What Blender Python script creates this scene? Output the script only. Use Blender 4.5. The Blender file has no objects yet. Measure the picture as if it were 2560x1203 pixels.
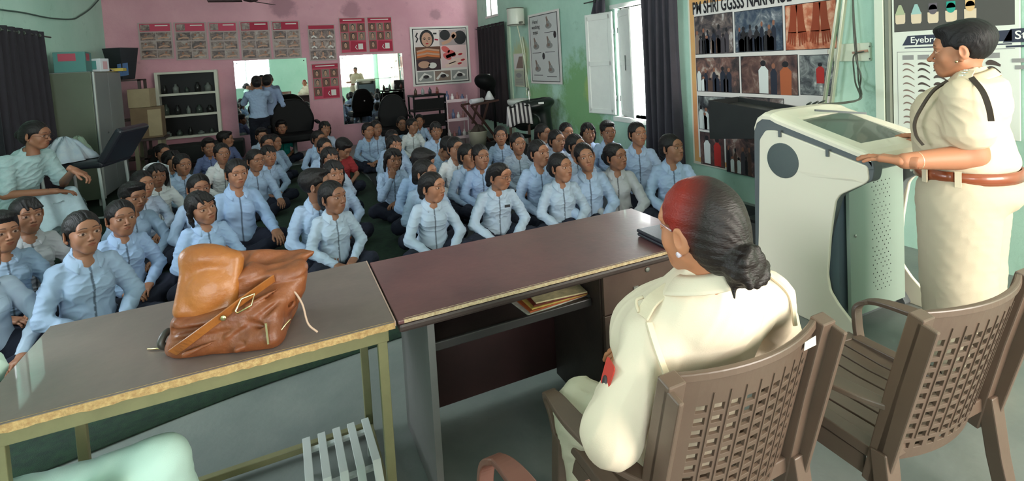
import bpy, math, random
import numpy as np
from mathutils import Vector, Matrix, Euler
random.seed(7)
SC = bpy.context.scene
COL = SC.collection
# ---------------------------------------------------------------- camera, world, exposure, large lights
EYE = Vector((0, 0, 1.6))
YAW, PITCH, ROLL = math.radians(24.358), math.radians(2.988), math.radians(-3.210)
FPX, PX0, PY0 = 1289.4, 1280.0, 216.7
FW = Vector((math.sin(YAW)*math.cos(PITCH), math.cos(YAW)*math.cos(PITCH), -math.sin(PITCH)))
_r = Vector((math.cos(YAW), -math.sin(YAW), 0)); _u = _r.cross(FW)
RT = math.cos(ROLL)*_r + math.sin(ROLL)*_u
UP = -math.sin(ROLL)*_r + math.cos(ROLL)*_u
cam_data = bpy.data.cameras.new('camera'); cam = bpy.data.objects.new('camera', cam_data); COL.objects.link(cam)
cam.matrix_world = Matrix(((RT.x, UP.x, -FW.x, EYE.x), (RT.y, UP.y, -FW.y, EYE.y), (RT.z, UP.z, -FW.z, EYE.z), (0, 0, 0, 1)))
cam_data.sensor_width = 36.0; cam_data.lens = 36.0*FPX/2560; cam_data.shift_y = (PY0-601.5)/2560; cam_data.clip_start = .05
SC.camera = cam
vs = SC.view_settings; vs.view_transform = 'Standard'; vs.look = 'None'; vs.gamma = 1.0; vs.exposure = 0.5; vs.use_curve_mapping = False
world = bpy.data.worlds.new('sky'); SC.world = world; world.use_nodes = True
bg = world.node_tree.nodes['Background']; bg.inputs[0].default_value = (.95, .98, 1.0, 1); bg.inputs[1].default_value = 4.0
def area(name, loc, rot, sx, sy, power, col):
    l = bpy.data.lights.new(name, 'AREA'); l.shape = 'RECTANGLE'; l.size = sx; l.size_y = sy; l.energy = power; l.color = col
    o = bpy.data.objects.new(name, l); COL.objects.link(o); o.location = loc; o.rotation_euler = [math.radians(a) for a in rot]; return o
# daylight at the side and high windows; fill at unseen openings added for it
area('fill_back_right', (2.9, -2.30, 1.75), (90, 0, 0), 2.4, 1.9, 168, (1.0, .89, .77))  # light from behind right, through an unseen window added for it
area('fill_back_left', (-1.2, -2.30, 1.8), (90, 0, 0), 1.9, 1.5, 60, (.84, .94, 1.0))  # cool fill; its window behind the camera is added
area('daylight_side_window', (4.62, 5.42, 1.55), (90, 0, 90), .95, 1.4, 110, (.95, .98, 1.0))
area('fill_left', (-3.0, 3.2, 1.9), (90, 0, -90), 1.6, 1.5, 55, (.80, .90, 1.0))  # fill from the left, at a wall opening added out of view
area('daylight_left_high', (-3.0, 7.4, 2.95), (90, 0, -90), .9, .6, 45, (.85, .95, 1.0))
area('daylight_right_high', (4.62, 10.3, 2.85), (90, 0, 90), .8, .5, 22, (.95, .98, 1.0))
# ---------------------------------------------------------------- helpers
def ray(px, py): return FW + RT*((px-PX0)/FPX) - UP*((py-PY0)/FPX)
def at(px, py, **k):
    """the world point seen at a photo pixel on the plane x=, y= or z= (or at depth d=)"""
    a, v = list(k.items())[0]; r = ray(px, py)
    if a == 'd': return EYE + r*v
    i = 'xyz'.index(a); return EYE + r*((v-EYE[i])/r[i])
def srgb(r, g, b):
    f = lambda c: (c/255/12.92) if c/255 <= .04045 else ((c/255+.055)/1.055)**2.4
    return (f(r), f(g), f(b))
MATS = {}
def mat(name, rgb=(.5, .5, .5), rough=.6, metal=0.0, spec=.5, noise=0.0, nscale=8.0, bump=0.0, bscale=60.0, rgb2=None, trans=0.0, emis=None, coat=0.0, vcol=False, ocol=False, sss=0.0, stretch=None, alpha=1.0):
    if name in MATS: return MATS[name]
    m = bpy.data.materials.new(name); m.use_nodes = True; nt = m.node_tree; N = nt.nodes; L = nt.links
    b = N['Principled BSDF']
    b.inputs['Base Color'].default_value = (*rgb, 1); b.inputs['Roughness'].default_value = rough; b.inputs['Metallic'].default_value = metal
    b.inputs['Specular IOR Level'].default_value = spec; b.inputs['Coat Weight'].default_value = coat
    if trans: b.inputs['Transmission Weight'].default_value = trans
    if alpha < 1: b.inputs['Alpha'].default_value = alpha
    if sss: b.inputs['Subsurface Weight'].default_value = sss; b.inputs['Subsurface Radius'].default_value = (.01, .004, .002); b.inputs['Subsurface Scale'].default_value = 1.0
    if emis: b.inputs['Emission Color'].default_value = (*emis[0], 1); b.inputs['Emission Strength'].default_value = emis[1]
    tc = N.new('ShaderNodeTexCoord'); src = tc.outputs['Object']
    if stretch:
        mp = N.new('ShaderNodeMapping'); mp.inputs['Scale'].default_value = stretch; L.new(src, mp.inputs[0]); src = mp.outputs[0]
    last = None
    if noise or rgb2:
        n = N.new('ShaderNodeTexNoise'); n.inputs['Scale'].default_value = nscale; n.inputs['Detail'].default_value = 6; n.inputs['Roughness'].default_value = .65; L.new(src, n.inputs['Vector'])
        mx = N.new('ShaderNodeMixRGB'); r = N.new('ShaderNodeValToRGB'); r.color_ramp.elements[0].position = .36; r.color_ramp.elements[1].position = .66
        L.new(n.outputs['Fac'], r.inputs[0]); L.new(r.outputs[0], mx.inputs[0])
        mx.inputs[1].default_value = (*rgb, 1); c2 = rgb2 if rgb2 else tuple(c*(1-noise) for c in rgb); mx.inputs[2].default_value = (*c2, 1); last = mx.outputs[0]
    if vcol:
        a = N.new('ShaderNodeVertexColor'); a.layer_name = 'Col'; mx = N.new('ShaderNodeMixRGB'); mx.blend_type = 'MULTIPLY'; mx.inputs[0].default_value = 1
        if last: L.new(last, mx.inputs[1])
        else: mx.inputs[1].default_value = (*rgb, 1)
        L.new(a.outputs[0], mx.inputs[2]); last = mx.outputs[0]
    if ocol:
        oi = N.new('ShaderNodeObjectInfo'); mx = N.new('ShaderNodeMixRGB'); mx.blend_type = 'MULTIPLY'; mx.inputs[0].default_value = 1
        if last: L.new(last, mx.inputs[1])
        else: mx.inputs[1].default_value = (*rgb, 1)
        L.new(oi.outputs['Color'], mx.inputs[2]); last = mx.outputs[0]
    if last: L.new(last, b.inputs['Base Color'])
    if bump:
        n2 = N.new('ShaderNodeTexNoise'); n2.inputs['Scale'].default_value = bscale; n2.inputs['Detail'].default_value = 5; L.new(src, n2.inputs['Vector'])
        bp = N.new('ShaderNodeBump'); bp.inputs['Strength'].default_value = bump; bp.inputs['Distance'].default_value = .01; L.new(n2.outputs['Fac'], bp.inputs['Height']); L.new(bp.outputs[0], b.inputs['Normal'])
    MATS[name] = m; return m
class MB:
    """collects faces; build() links them as ONE mesh object"""
    def __init__(s): s.v = []; s.f = []; s.m = []; s.mi = 0; s.M = Matrix.Identity(4); s.sm = []
    def add(s, V, F, smooth=False):
        n = len(s.v); s.v += [tuple(s.M @ Vector(p)) for p in V]
        for f in F: s.f.append(tuple(n+i for i in f)); s.m.append(s.mi); s.sm.append(smooth)
        return s
    def box(s, lo, hi):
        x0, y0, z0 = lo; x1, y1, z1 = hi
        return s.add([(x0,y0,z0),(x1,y0,z0),(x1,y1,z0),(x0,y1,z0),(x0,y0,z1),(x1,y0,z1),(x1,y1,z1),(x0,y1,z1)], [(0,3,2,1),(4,5,6,7),(0,1,5,4),(1,2,6,5),(2,3,7,6),(3,0,4,7)])
    def cbox(s, c, d, R=None):
        old = s.M; s.M = old @ Matrix.Translation(c) @ (R.to_4x4() if R is not None else Matrix.Identity(4))
        s.box((-d[0]/2, -d[1]/2, -d[2]/2), (d[0]/2, d[1]/2, d[2]/2)); s.M = old; return s
    def bar(s, a, b, w, h=None, up=(0, 0, 1)):
        """a square bar from a to b"""
        a = Vector(a); b = Vector(b); h = h or w; d = (b-a); l = d.length; d.normalize(); u = Vector(up)
        if abs(d.dot(u)) > .98: u = Vector((0, 1, 0))
        x = d.cross(u).normalized(); z = x.cross(d)
        R = Matrix((x, d, z)).transposed(); return s.cbox((a+b)/2, (w, l, h), R)
    def tube(s, pts, r, n=10, caps=True):
        pts = [Vector(p) for p in pts]; rs = r if isinstance(r, (list, tuple)) else [r]*len(pts); V = []; F = []
        t0 = (pts[1]-pts[0]).normalized(); u = t0.orthogonal().normalized()
        for i, p in enumerate(pts):
            t = ((pts[min(i+1, len(pts)-1)] - pts[max(i-1, 0)])).normalized(); u = (u - t*u.dot(t)).normalized(); w = t.cross(u)
            for k in range(n): a = 2*math.pi*k/n; V.append(p + rs[i]*(math.cos(a)*u + math.sin(a)*w))
        for i in range(len(pts)-1):
            for k in range(n): F.append((i*n+k, i*n+(k+1) % n, (i+1)*n+(k+1) % n, (i+1)*n+k))
        s.add(V, F, True)
        if caps: s.add(V[:n], [tuple(range(n))[::-1]]); s.add(V[-n:], [tuple(range(n))])
        return s
    def lathe(s, prof, c=(0, 0, 0), n=24, axis='z'):
        V = []; F = []
        for r, z in prof:
            for k in range(n):
                a = 2*math.pi*k/n; p = (r*math.cos(a), r*math.sin(a), z)
                if axis == 'x': p = (p[2], p[0], p[1])
                if axis == 'y': p = (p[0], p[2], p[1])
                V.append((c[0]+p[0], c[1]+p[1], c[2]+p[2]))
        for i in range(len(prof)-1):
            for k in range(n): F.append((i*n+k, i*n+(k+1) % n, (i+1)*n+(k+1) % n, (i+1)*n+k))
        F.append(tuple(range(n))[::-1]); F.append(tuple((len(prof)-1)*n+k for k in range(n)))
        return s.add(V, F, True)
    def prism(s, poly, a0, a1, axis='x'):
        """a closed outline pushed from a0 to a1 along the axis (outline in the other two coordinates)"""
        n = len(poly); P = lambda u, v, w: {'x': (w, u, v), 'y': (u, w, v), 'z': (u, v, w)}[axis]
        V = [P(u, v, a0) for u, v in poly] + [P(u, v, a1) for u, v in poly]
        return s.add(V, [tuple(range(n)), tuple(range(2*n-1, n-1, -1))] + [(i, i+n, (i+1) % n + n, (i+1) % n) for i in range(n)])
    def grid(s, fn, nu, nv, smooth=True, closed=False):
        V = [fn(i/(nu-1), j/(nv-1)) for i in range(nu) for j in range(nv)]
        return s.add(V, [(i*nv+j, (i+1)*nv+j, (i+1)*nv+j+1, i*nv+j+1) for i in range(nu-1) for j in range(nv-1)], smooth)
    def build(s, name, mats, parent=None, bevel=0.0, seg=2, solid=0.0, sub=0, fix=True):
        me = bpy.data.meshes.new(name); me.from_pydata(s.v, [], s.f); 
        if not isinstance(mats, (list, tuple)): mats = [mats]
        for m in mats: me.materials.append(m)
        me.polygons.foreach_set('material_index', s.m); me.polygons.foreach_set('use_smooth', s.sm)
        if fix and not solid:
            import bmesh
            b = bmesh.new(); b.from_mesh(me); bmesh.ops.remove_doubles(b, verts=b.verts, dist=1e-5) if any(s.sm) else None; bmesh.ops.recalc_face_normals(b, faces=b.faces); b.to_mesh(me); b.free()
        o = bpy.data.objects.new(name, me); COL.objects.link(o); o.parent = parent
        if sub: q = o.modifiers.new('subdivision', 'SUBSURF'); q.levels = q.render_levels = sub
        if solid: q = o.modifiers.new('thickness', 'SOLIDIFY'); q.thickness = solid; q.offset = 0
        if bevel: q = o.modifiers.new('bevel', 'BEVEL'); q.width = bevel; q.segments = seg; q.limit_method = 'ANGLE'; q.angle_limit = math.radians(40)
        return o
def tag(o, label=None, cat=None, group=None, kind=None):
    if label: o['label'] = label
    if cat: o['category'] = cat
    if group: o['group'] = group
    if kind: o['kind'] = kind
    return o
def thing(name, label, cat, loc=(0, 0, 0), rz=0, group=None):
    o = bpy.data.objects.new(name, None); COL.objects.link(o); o.location = loc; o.rotation_euler = (0, 0, rz); o.empty_display_size = .1
    return tag(o, label, cat, group)
def struct(o): o['kind'] = 'structure'; return o
def link(me, m, name, parent=None):
    o = bpy.data.objects.new(name, me); COL.objects.link(o); o.parent = parent
    if m is not None and not len(me.materials): me.materials.append(m)
    return o
def wall_mat(name, c1, c2, c3, patch=None):
    """old painted plaster: cloudy colour, rubbed patches, hairline cracks"""
    m = bpy.data.materials.new(name); m.use_nodes = True; nt = m.node_tree; N = nt.nodes; L = nt.links; b = N['Principled BSDF']
    b.inputs['Roughness'].default_value = .82; b.inputs['Specular IOR Level'].default_value = .25
    tc = N.new('ShaderNodeTexCoord'); n1 = N.new('ShaderNodeTexNoise'); n1.inputs['Scale'].default_value = .9; n1.inputs['Detail'].default_value = 8; n1.inputs['Roughness'].default_value = .6
    n2 = N.new('ShaderNodeTexNoise'); n2.inputs['Scale'].default_value = 5; n2.inputs['Detail'].default_value = 8; n2.inputs['Roughness'].default_value = .7
    L.new(tc.outputs['Object'], n1.inputs[0]); L.new(tc.outputs['Object'], n2.inputs[0])
    r1 = N.new('ShaderNodeValToRGB'); r1.color_ramp.elements[0].position = .35; r1.color_ramp.elements[1].position = .65; L.new(n1.outputs[0], r1.inputs[0])
    r2 = N.new('ShaderNodeValToRGB'); r2.color_ramp.elements[0].position = .60; r2.color_ramp.elements[1].position = .72; L.new(n2.outputs[0], r2.inputs[0])
    m1 = N.new('ShaderNodeMixRGB'); m1.inputs[1].default_value = (*c1, 1); m1.inputs[2].default_value = (*c2, 1); L.new(r1.outputs[0], m1.inputs[0])
    m2 = N.new('ShaderNodeMixRGB'); m2.inputs[2].default_value = (*c3, 1); L.new(m1.outputs[0], m2.inputs[1])
    mu = N.new('ShaderNodeMath'); mu.operation = 'MULTIPLY'; mu.inputs[1].default_value = .55; L.new(r2.outputs[0], mu.inputs[0]); L.new(mu.outputs[0], m2.inputs[0])
    out = m2.outputs[0]
    if patch:   # a stained area with a shape of its own: centre, radius (m), colour
        for c, rad, col in patch:
            vm = N.new('ShaderNodeVectorMath'); vm.operation = 'DISTANCE'; vm.inputs[1].default_value = c; L.new(tc.outputs['Object'], vm.inputs[0])
            ad = N.new('ShaderNodeMath'); ad.operation = 'MULTIPLY_ADD'; ad.inputs[1].default_value = rad*1.6; L.new(n2.outputs[0], ad.inputs[0]); L.new(vm.outputs['Value'], ad.inputs[2])
            rr = N.new('ShaderNodeMapRange'); rr.inputs[1].default_value = rad*1.45; rr.inputs[2].default_value = rad*1.9; rr.inputs[3].default_value = .85; rr.inputs[4].default_value = 0; L.new(ad.outputs[0], rr.inputs[0])
            m3 = N.new('ShaderNodeMixRGB'); m3.inputs[2].default_value = (*col, 1); L.new(rr.outputs[0], m3.inputs[0]); L.new(out, m3.inputs[1]); out = m3.outputs[0]
    L.new(out, b.inputs['Base Color'])
    bp = N.new('ShaderNodeBump'); bp.inputs['Strength'].default_value = .35; bp.inputs['Distance'].default_value = .02; L.new(n2.outputs[0], bp.inputs['Height']); L.new(bp.outputs[0], b.inputs['Normal'])
    return m
# ---------------------------------------------------------------- the room
XL, XR, YF, YB, ZC = -2.7, 4.3, -2.2, 11.2, 3.7
mint = wall_mat('mint_plaster', srgb(182, 220, 204), srgb(198, 230, 216), srgb(150, 192, 172))
mint_r = wall_mat('mint_plaster_stained', srgb(172, 208, 190), srgb(194, 226, 208), srgb(136, 176, 152),
    patch=[((4.3, 6.9, .9), .75, srgb(126, 172, 110)), ((4.3, 8.3, .7), .6, srgb(138, 178, 122)), ((4.3, 9.0, 1.6), .4, srgb(196, 200, 150)), ((4.3, 6.6, 1.1), .22, srgb(176, 196, 120))])
pink = wall_mat('pink_plaster', srgb(224, 170, 182), srgb(208, 152, 166), srgb(178, 132, 142), patch=[((1.5, 11.2, 2.82), .20, srgb(176, 130, 142)), ((3.3, 11.2, 2.7), .14, srgb(170, 128, 138)), ((.2, 11.2, 2.9), .25, srgb(170, 126, 138))])
ceil_m = mat('ceiling_white', srgb(205, 215, 208), .9, noise=.08, nscale=2)
floor_m = mat('cement_floor', srgb(122, 126, 122), .42, rgb2=srgb(104, 110, 108), nscale=1.6, bump=.15, bscale=30)
def wall_x(name, x0, x1, holes, m):
    """a wall of thickness x0..x1 along Y with rectangular openings (y0, y1, z0, z1)"""
    b = MB(); ys = sorted({YF, YB} | {h[0] for h in holes} | {h[1] for h in holes}); zs = sorted({0, ZC} | {h[2] for h in holes} | {h[3] for h in holes})
    for i in range(len(ys)-1):
        for j in range(len(zs)-1):
            cy, cz = (ys[i]+ys[i+1])/2, (zs[j]+zs[j+1])/2
            if any(h[0] < cy < h[1] and h[2] < cz < h[3] for h in holes): continue
            b.box((x0, ys[i], zs[j]), (x1, ys[i+1], zs[j+1]))
    return struct(b.build(name, m, fix=False))
def wall_y(name, y0, y1, holes, m):
    b = MB(); xs = sorted({XL-.25, XR+.25} | {h[0] for h in holes} | {h[1] for h in holes}); zs = sorted({0, ZC} | {h[2] for h in holes} | {h[3] for h in holes})
    for i in range(len(xs)-1):
        for j in range(len(zs)-1):
            cx, cz = (xs[i]+xs[i+1])/2, (zs[j]+zs[j+1])/2
            if any(h[0] < cx < h[1] and h[2] < cz < h[3] for h in holes): continue
            b.box((xs[i], y0, zs[j]), (xs[i+1], y1, zs[j+1]))
    return struct(b.build(name, m, fix=False))
WIN = (4.98, 5.92, .73, 2.22)           # the side window in the right wall
HIW = (10.02, 10.62, 2.58, 3.05)        # the small high window near the far corner
struct(MB().box((XL-.25, YF-.25, -.1), (XR+.25, YB+.25, 0)).build('floor', floor_m))
struct(MB().box((XL-.25, YF-.25, ZC), (XR+.25, YB+.25, ZC+.1)).build('ceiling', ceil_m))
wall_x('wall_right', XR, XR+.25, [WIN, HIW], mint_r)
wall_x('wall_left', XL-.25, XL, [(2.4, 4.0, 1.1, 2.7), (6.95, 7.62, 2.68, 3.25)], mint)  # the nearer opening is added, unseen, for the left fill
wall_y('wall_far', YB, YB+.25, [], pink)
wall_y('wall_near', YF-.25, YF, [(1.7, 4.1, .8, 2.7), (-2.1, -.3, 1.05, 2.55)], mint)  # both openings are added behind the camera to let fill in
# ---------------------------------------------------------------- smooth surfaces grown from rounded volumes
def vnoise(P, seed, freq, n=5):
    rs = np.random.RandomState(seed); s = 0
    for i in range(n):
        d = rs.normal(size=3); d /= np.linalg.norm(d)
        s = s + np.sin((P[..., 0]*d[0] + P[..., 1]*d[1] + P[..., 2]*d[2]) * freq * (0.7 + 0.7*rs.rand()) + rs.rand()*6.28)
    return s / n
def d_cone(P, a, b, ra, rb):
    a = np.array(a, float); b = np.array(b, float); ab = b - a
    h = np.clip(((P - a) @ ab) / max(ab @ ab, 1e-9), 0, 1)
    q = P - a - h[..., None] * ab
    return np.sqrt((q*q).sum(-1)) - (ra + (rb - ra) * h)
def d_ell(P, c, r, R=None):
    q = P - np.array(c, float)
    if R is not None: q = q @ R
    r = np.array(r, float)
    k0 = np.sqrt(((q / r)**2).sum(-1)); k1 = np.sqrt(((q / r**2)**2).sum(-1)) + 1e-9
    return k0 * (k0 - 1.0) / k1
def d_box(P, c, h, rad, R=None):
    q = P - np.array(c, float)
    if R is not None: q = q @ R
    q = np.abs(q) - (np.array(h, float) - rad)
    return np.sqrt((np.maximum(q, 0)**2).sum(-1)) + np.minimum(q.max(-1), 0) - rad
def smin(a, b, k):
    h = np.maximum(k - np.abs(a - b), 0) / k
    return np.minimum(a, b) - h*h*k*0.25
def rotm(x=0, y=0, z=0):
    return np.array(Euler((x, y, z)).to_matrix())
class Vol:
    """a field on a grid; each shape is evaluated near itself only"""
    def __init__(s, lo, hi, res):
        s.lo = np.array(lo, float); s.res = res
        s.n = np.ceil((np.array(hi) - s.lo) / res).astype(int) + 1
        s.f = np.full(s.n, 0.5, np.float32)
        s.ax = [s.lo[i] + res*np.arange(s.n[i]) for i in range(3)]
    def win(s, lo, hi, m):
        a = np.clip(np.floor((np.array(lo) - m - s.lo) / s.res).astype(int), 0, s.n)
        b = np.clip(np.ceil((np.array(hi) + m - s.lo) / s.res).astype(int) + 1, 0, s.n)
        sl = tuple(slice(a[i], b[i]) for i in range(3))
        P = np.stack(np.meshgrid(*[s.ax[i][sl[i]] for i in range(3)], indexing='ij'), -1)
        return sl, P
    def put(s, lo, hi, fn, k, mode='add'):
        sl, P = s.win(lo, hi, k + 3*s.res)
        if P.size == 0: return
        d = fn(P); c = s.f[sl]
        s.f[sl] = smin(c, d, k) if mode == 'add' else -smin(-c, d, k)
    def cone(s, a, b, ra, rb=None, k=.02, mode='add'):
        rb = ra if rb is None else rb; a = np.array(a, float); b = np.array(b, float); r = max(ra, rb)
        s.put(np.minimum(a, b) - r, np.maximum(a, b) + r, lambda P: d_cone(P, a, b, ra, rb), k, mode)
    def ell(s, c, r, R=None, k=.02, mode='add'):
        m = np.max(r) if R is not None else np.array(r)
        s.put(np.array(c) - m, np.array(c) + m, lambda P: d_ell(P, c, r, R), k, mode)
    def box(s, c, h, rad=.01, R=None, k=.01, mode='add'):
        m = np.linalg.norm(h) if R is not None else np.array(h)
        s.put(np.array(c) - m, np.array(c) + m, lambda P: d_box(P, c, h, rad, R), k, mode)
    def chain(s, pts, rs, k=.015):
        for i in range(len(pts) - 1): s.cone(pts[i], pts[i+1], rs[i], rs[i+1], k)
    def noise(s, amp, freq, seed):
        P = np.stack(np.meshgrid(*s.ax, indexing='ij'), -1)
        s.f += (amp * vnoise(P, seed, freq)).astype(np.float32)
    def mesh(s):
        F = s.f; ins = F < 0
        nx, ny, nz = F.shape
        c = np.zeros((nx-1, ny-1, nz-1), np.uint8)
        for i in (0, 1):
            for j in (0, 1):
                for k in (0, 1): c += ins[i:nx-1+i, j:ny-1+j, k:nz-1+k]
        act = np.argwhere((c > 0) & (c < 8))
        idx = -np.ones(c.shape, np.int64); idx[tuple(act.T)] = np.arange(len(act))
        acc = np.zeros((len(act), 3)); cnt = np.zeros(len(act))
        cor = [(i, j, k) for i in (0, 1) for j in (0, 1) for k in (0, 1)]
        val = {q: F[act[:, 0]+q[0], act[:, 1]+q[1], act[:, 2]+q[2]].astype(float) for q in cor}
        for q in cor:
            for a in range(3):
                if q[a]: continue
                p = list(q); p[a] = 1; p = tuple(p)
                m = (val[q] < 0) != (val[p] < 0)
                t = val[q][m] / (val[q][m] - val[p][m])
                o = np.tile(np.array(q, float), (m.sum(), 1)); o[:, a] += t
                acc[m] += o; cnt[m] += 1
        V = s.lo + s.res * (act + acc / cnt[:, None])
        quads = []
        for a in range(3):
            b, d = (a+1) % 3, (a+2) % 3
            s0 = [slice(None)]*3; s1 = [slice(None)]*3
            s0[a] = slice(0, -1); s1[a] = slice(1, None)
            A = ins[tuple(s0)]; B = ins[tuple(s1)]
            for flip, M in ((0, A & ~B), (1, ~A & B)):
                e = np.argwhere(M)
                e = e[(e[:, b] > 0) & (e[:, d] > 0) & (e[:, b] < F.shape[b]-1) & (e[:, d] < F.shape[d]-1)]
                q = []
                for ob, od in ((1, 1), (0, 1), (0, 0), (1, 0)):
                    g = e.copy(); g[:, b] -= ob; g[:, d] -= od
                    q.append(idx[tuple(g.T)])
                q = np.stack(q, 1)
                quads.append(q[:, ::-1] if flip else q)
        Q = np.concatenate(quads); Q = Q[(Q >= 0).all(1)]
        return V, Q
def join(*parts):
    V = []; Q = []; n = 0
    for v, q in parts: V.append(v); Q.append(q + n); n += len(v)
    return np.concatenate(V), np.concatenate(Q)
def make_mesh(name, V, Q, col=None, smooth=True):
    me = bpy.data.meshes.new(name)
    k = Q.shape[1]
    me.vertices.add(len(V)); me.vertices.foreach_set('co', np.asarray(V, np.float32).ravel())
    me.loops.add(Q.size); me.loops.foreach_set('vertex_index', Q.astype(np.int32).ravel())
    me.polygons.add(len(Q)); me.polygons.foreach_set('loop_start', np.arange(0, Q.size, k, dtype=np.int32))
    me.polygons.foreach_set('loop_total', np.full(len(Q), k, np.int32))
    me.update(calc_edges=True)
    if smooth: me.polygons.foreach_set('use_smooth', np.ones(len(Q), bool))
    if col is not None:
        at = me.color_attributes.new('Col', 'FLOAT_COLOR', 'POINT')
        c = np.ones((len(V), 4), np.float32); c[:, :3] = col
        at.data.foreach_set('color', c.ravel())
    return me
# ---------------------------------------------------------------- people
EYE_Z = -.002
def head_mesh(res=.0024, nose=1.0, jaw=1.0, cheek=1.0):
    v = Vol((-.1, -.125, -.235), (.1, .115, .13), res)
    v.ell((0, .012, .028), (.071, .090, .083), k=.02)
    v.ell((0, -.028, -.026), (.054, .056, .072), k=.03)
    v.ell((0, -.060, -.090), (.019*jaw, .021, .019), k=.028)
    for s in (-1, 1):
        v.cone((s*.044*jaw, .0, -.050), (s*.015*jaw, -.055, -.088), .015, .014, k=.028)
        v.ell((s*.034, -.054, -.030), (.021*cheek, .019, .026), k=.03)
        v.ell((s*.027, -.075, .021), (.022, .009, .008), k=.014)
    v.ell((0, -.068, .035), (.045, .02, .03), k=.02)
    v.cone((0, -.079, .008), (0, -.100*nose, -.031), .0055, .0095, k=.010)
    v.ell((0, -.100*nose, -.034), (.0105, .0105, .0085), k=.006)
    for s in (-1, 1):
        v.ell((s*.0105, -.090, -.037), (.0068, .009, .0060), k=.005)
        v.ell((s*.031, -.094, EYE_Z+.001), (.0195, .014, .0135), k=.010, mode='sub')
        v.ell((s*.031, -.0705, EYE_Z+.0005), (.0175, .0140, .0135), k=.003)
        v.cone((s*.045, -.074, EYE_Z+.006), (s*.0185, -.080, EYE_Z+.0065), .0022, .0026, k=.004)
        v.cone((s*.031, -.083, EYE_Z+.0095), (s*.046, -.074, EYE_Z+.005), .0020, .0018, k=.004)
    v.ell((0, -.072, -.064), (.027, .017, .018), k=.02)
    v.ell((0, -.0860, -.0575), (.017, .0075, .0046), k=.005)
    v.ell((0, -.0845, -.0670), (.014, .0080, .0052), k=.005)
    v.ell((0, -.0985, -.0622), (.021, .006, .0012), rotm(0, 0, 0), k=.003, mode='sub')
    for s in (-1, 1):
        R = rotm(.25, 0, s*.45)
        v.ell((s*.079, .012, -.006), (.0065, .018, .031), R, k=.006)
        v.ell((s*.087, .006, -.002), (.006, .010, .018), R, k=.005, mode='sub')
        v.ell((s*.073, .004, -.034), (.006, .008, .010), R, k=.008)
    v.cone((0, .020, -.05), (0, .032, -.25), .043, .047, k=.03)
    V, Q = v.mesh()
    return V, Q
def head_color(V):
    """face colours: lips, eyebrows, eye whites, irises, lash line; painted shade at nostrils and lip crease"""
    C = np.ones((len(V), 3)); x, y, z = V.T; ax = np.abs(x)
    sm = lambda d, w=.0014: np.clip(.5 + d/w, 0, 1)
    def lay(w, c): C[:] = C*(1-w[:, None]) + np.array(c)*w[:, None]
    lz = z + .0622 - .0016*(ax/.018)**2
    lay(sm(.0092*(1 - (ax/.0205)**2) - np.abs(lz))*(y < -.070), (.82, .56, .54))
    lay(sm(.0009 - np.abs(lz))*(ax < .018)*(y < -.070), (.45, .28, .26))  # shade of the lip crease, painted in
    bz = .0262 + .004*np.sin(np.clip((ax-.012)/.036, 0, 1)*3.1) - .10*np.clip(ax-.038, 0, 1)
    w = .0030*(1 - .5*np.clip((ax-.02)/.03, 0, 1))
    lay(sm(w - np.abs(z - bz), .002)*sm(ax - .0115, .004)*sm(.049 - ax, .006)*(y < -.045), (.17, .13, .11))
    dx = (ax - .031); al = .0078*np.clip(1 - (dx/.0175)**2, 0, 1); zz = z - EYE_Z - .0008
    e = sm(al - np.abs(zz))*(np.abs(dx) < .0175)*(y < -.05)
    lay(sm(.0016 - np.abs(zz - al - .0006))*(np.abs(dx) < .0185)*(zz > 0)*(y < -.05), (.13, .10, .09))
    lay(e, (1.6, 2.2, 2.9))
    lay(e*sm(.0068 - np.sqrt(dx**2 + (z - EYE_Z - .001)**2), .0018), (.08, .055, .05))
    lay(sm(.0028 - np.abs(ax - .0080))*(y < -.083)*(z < -.0405)*(z > -.046), (.40, .28, .25))  # shade of the nostril openings, painted in
    return C
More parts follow.
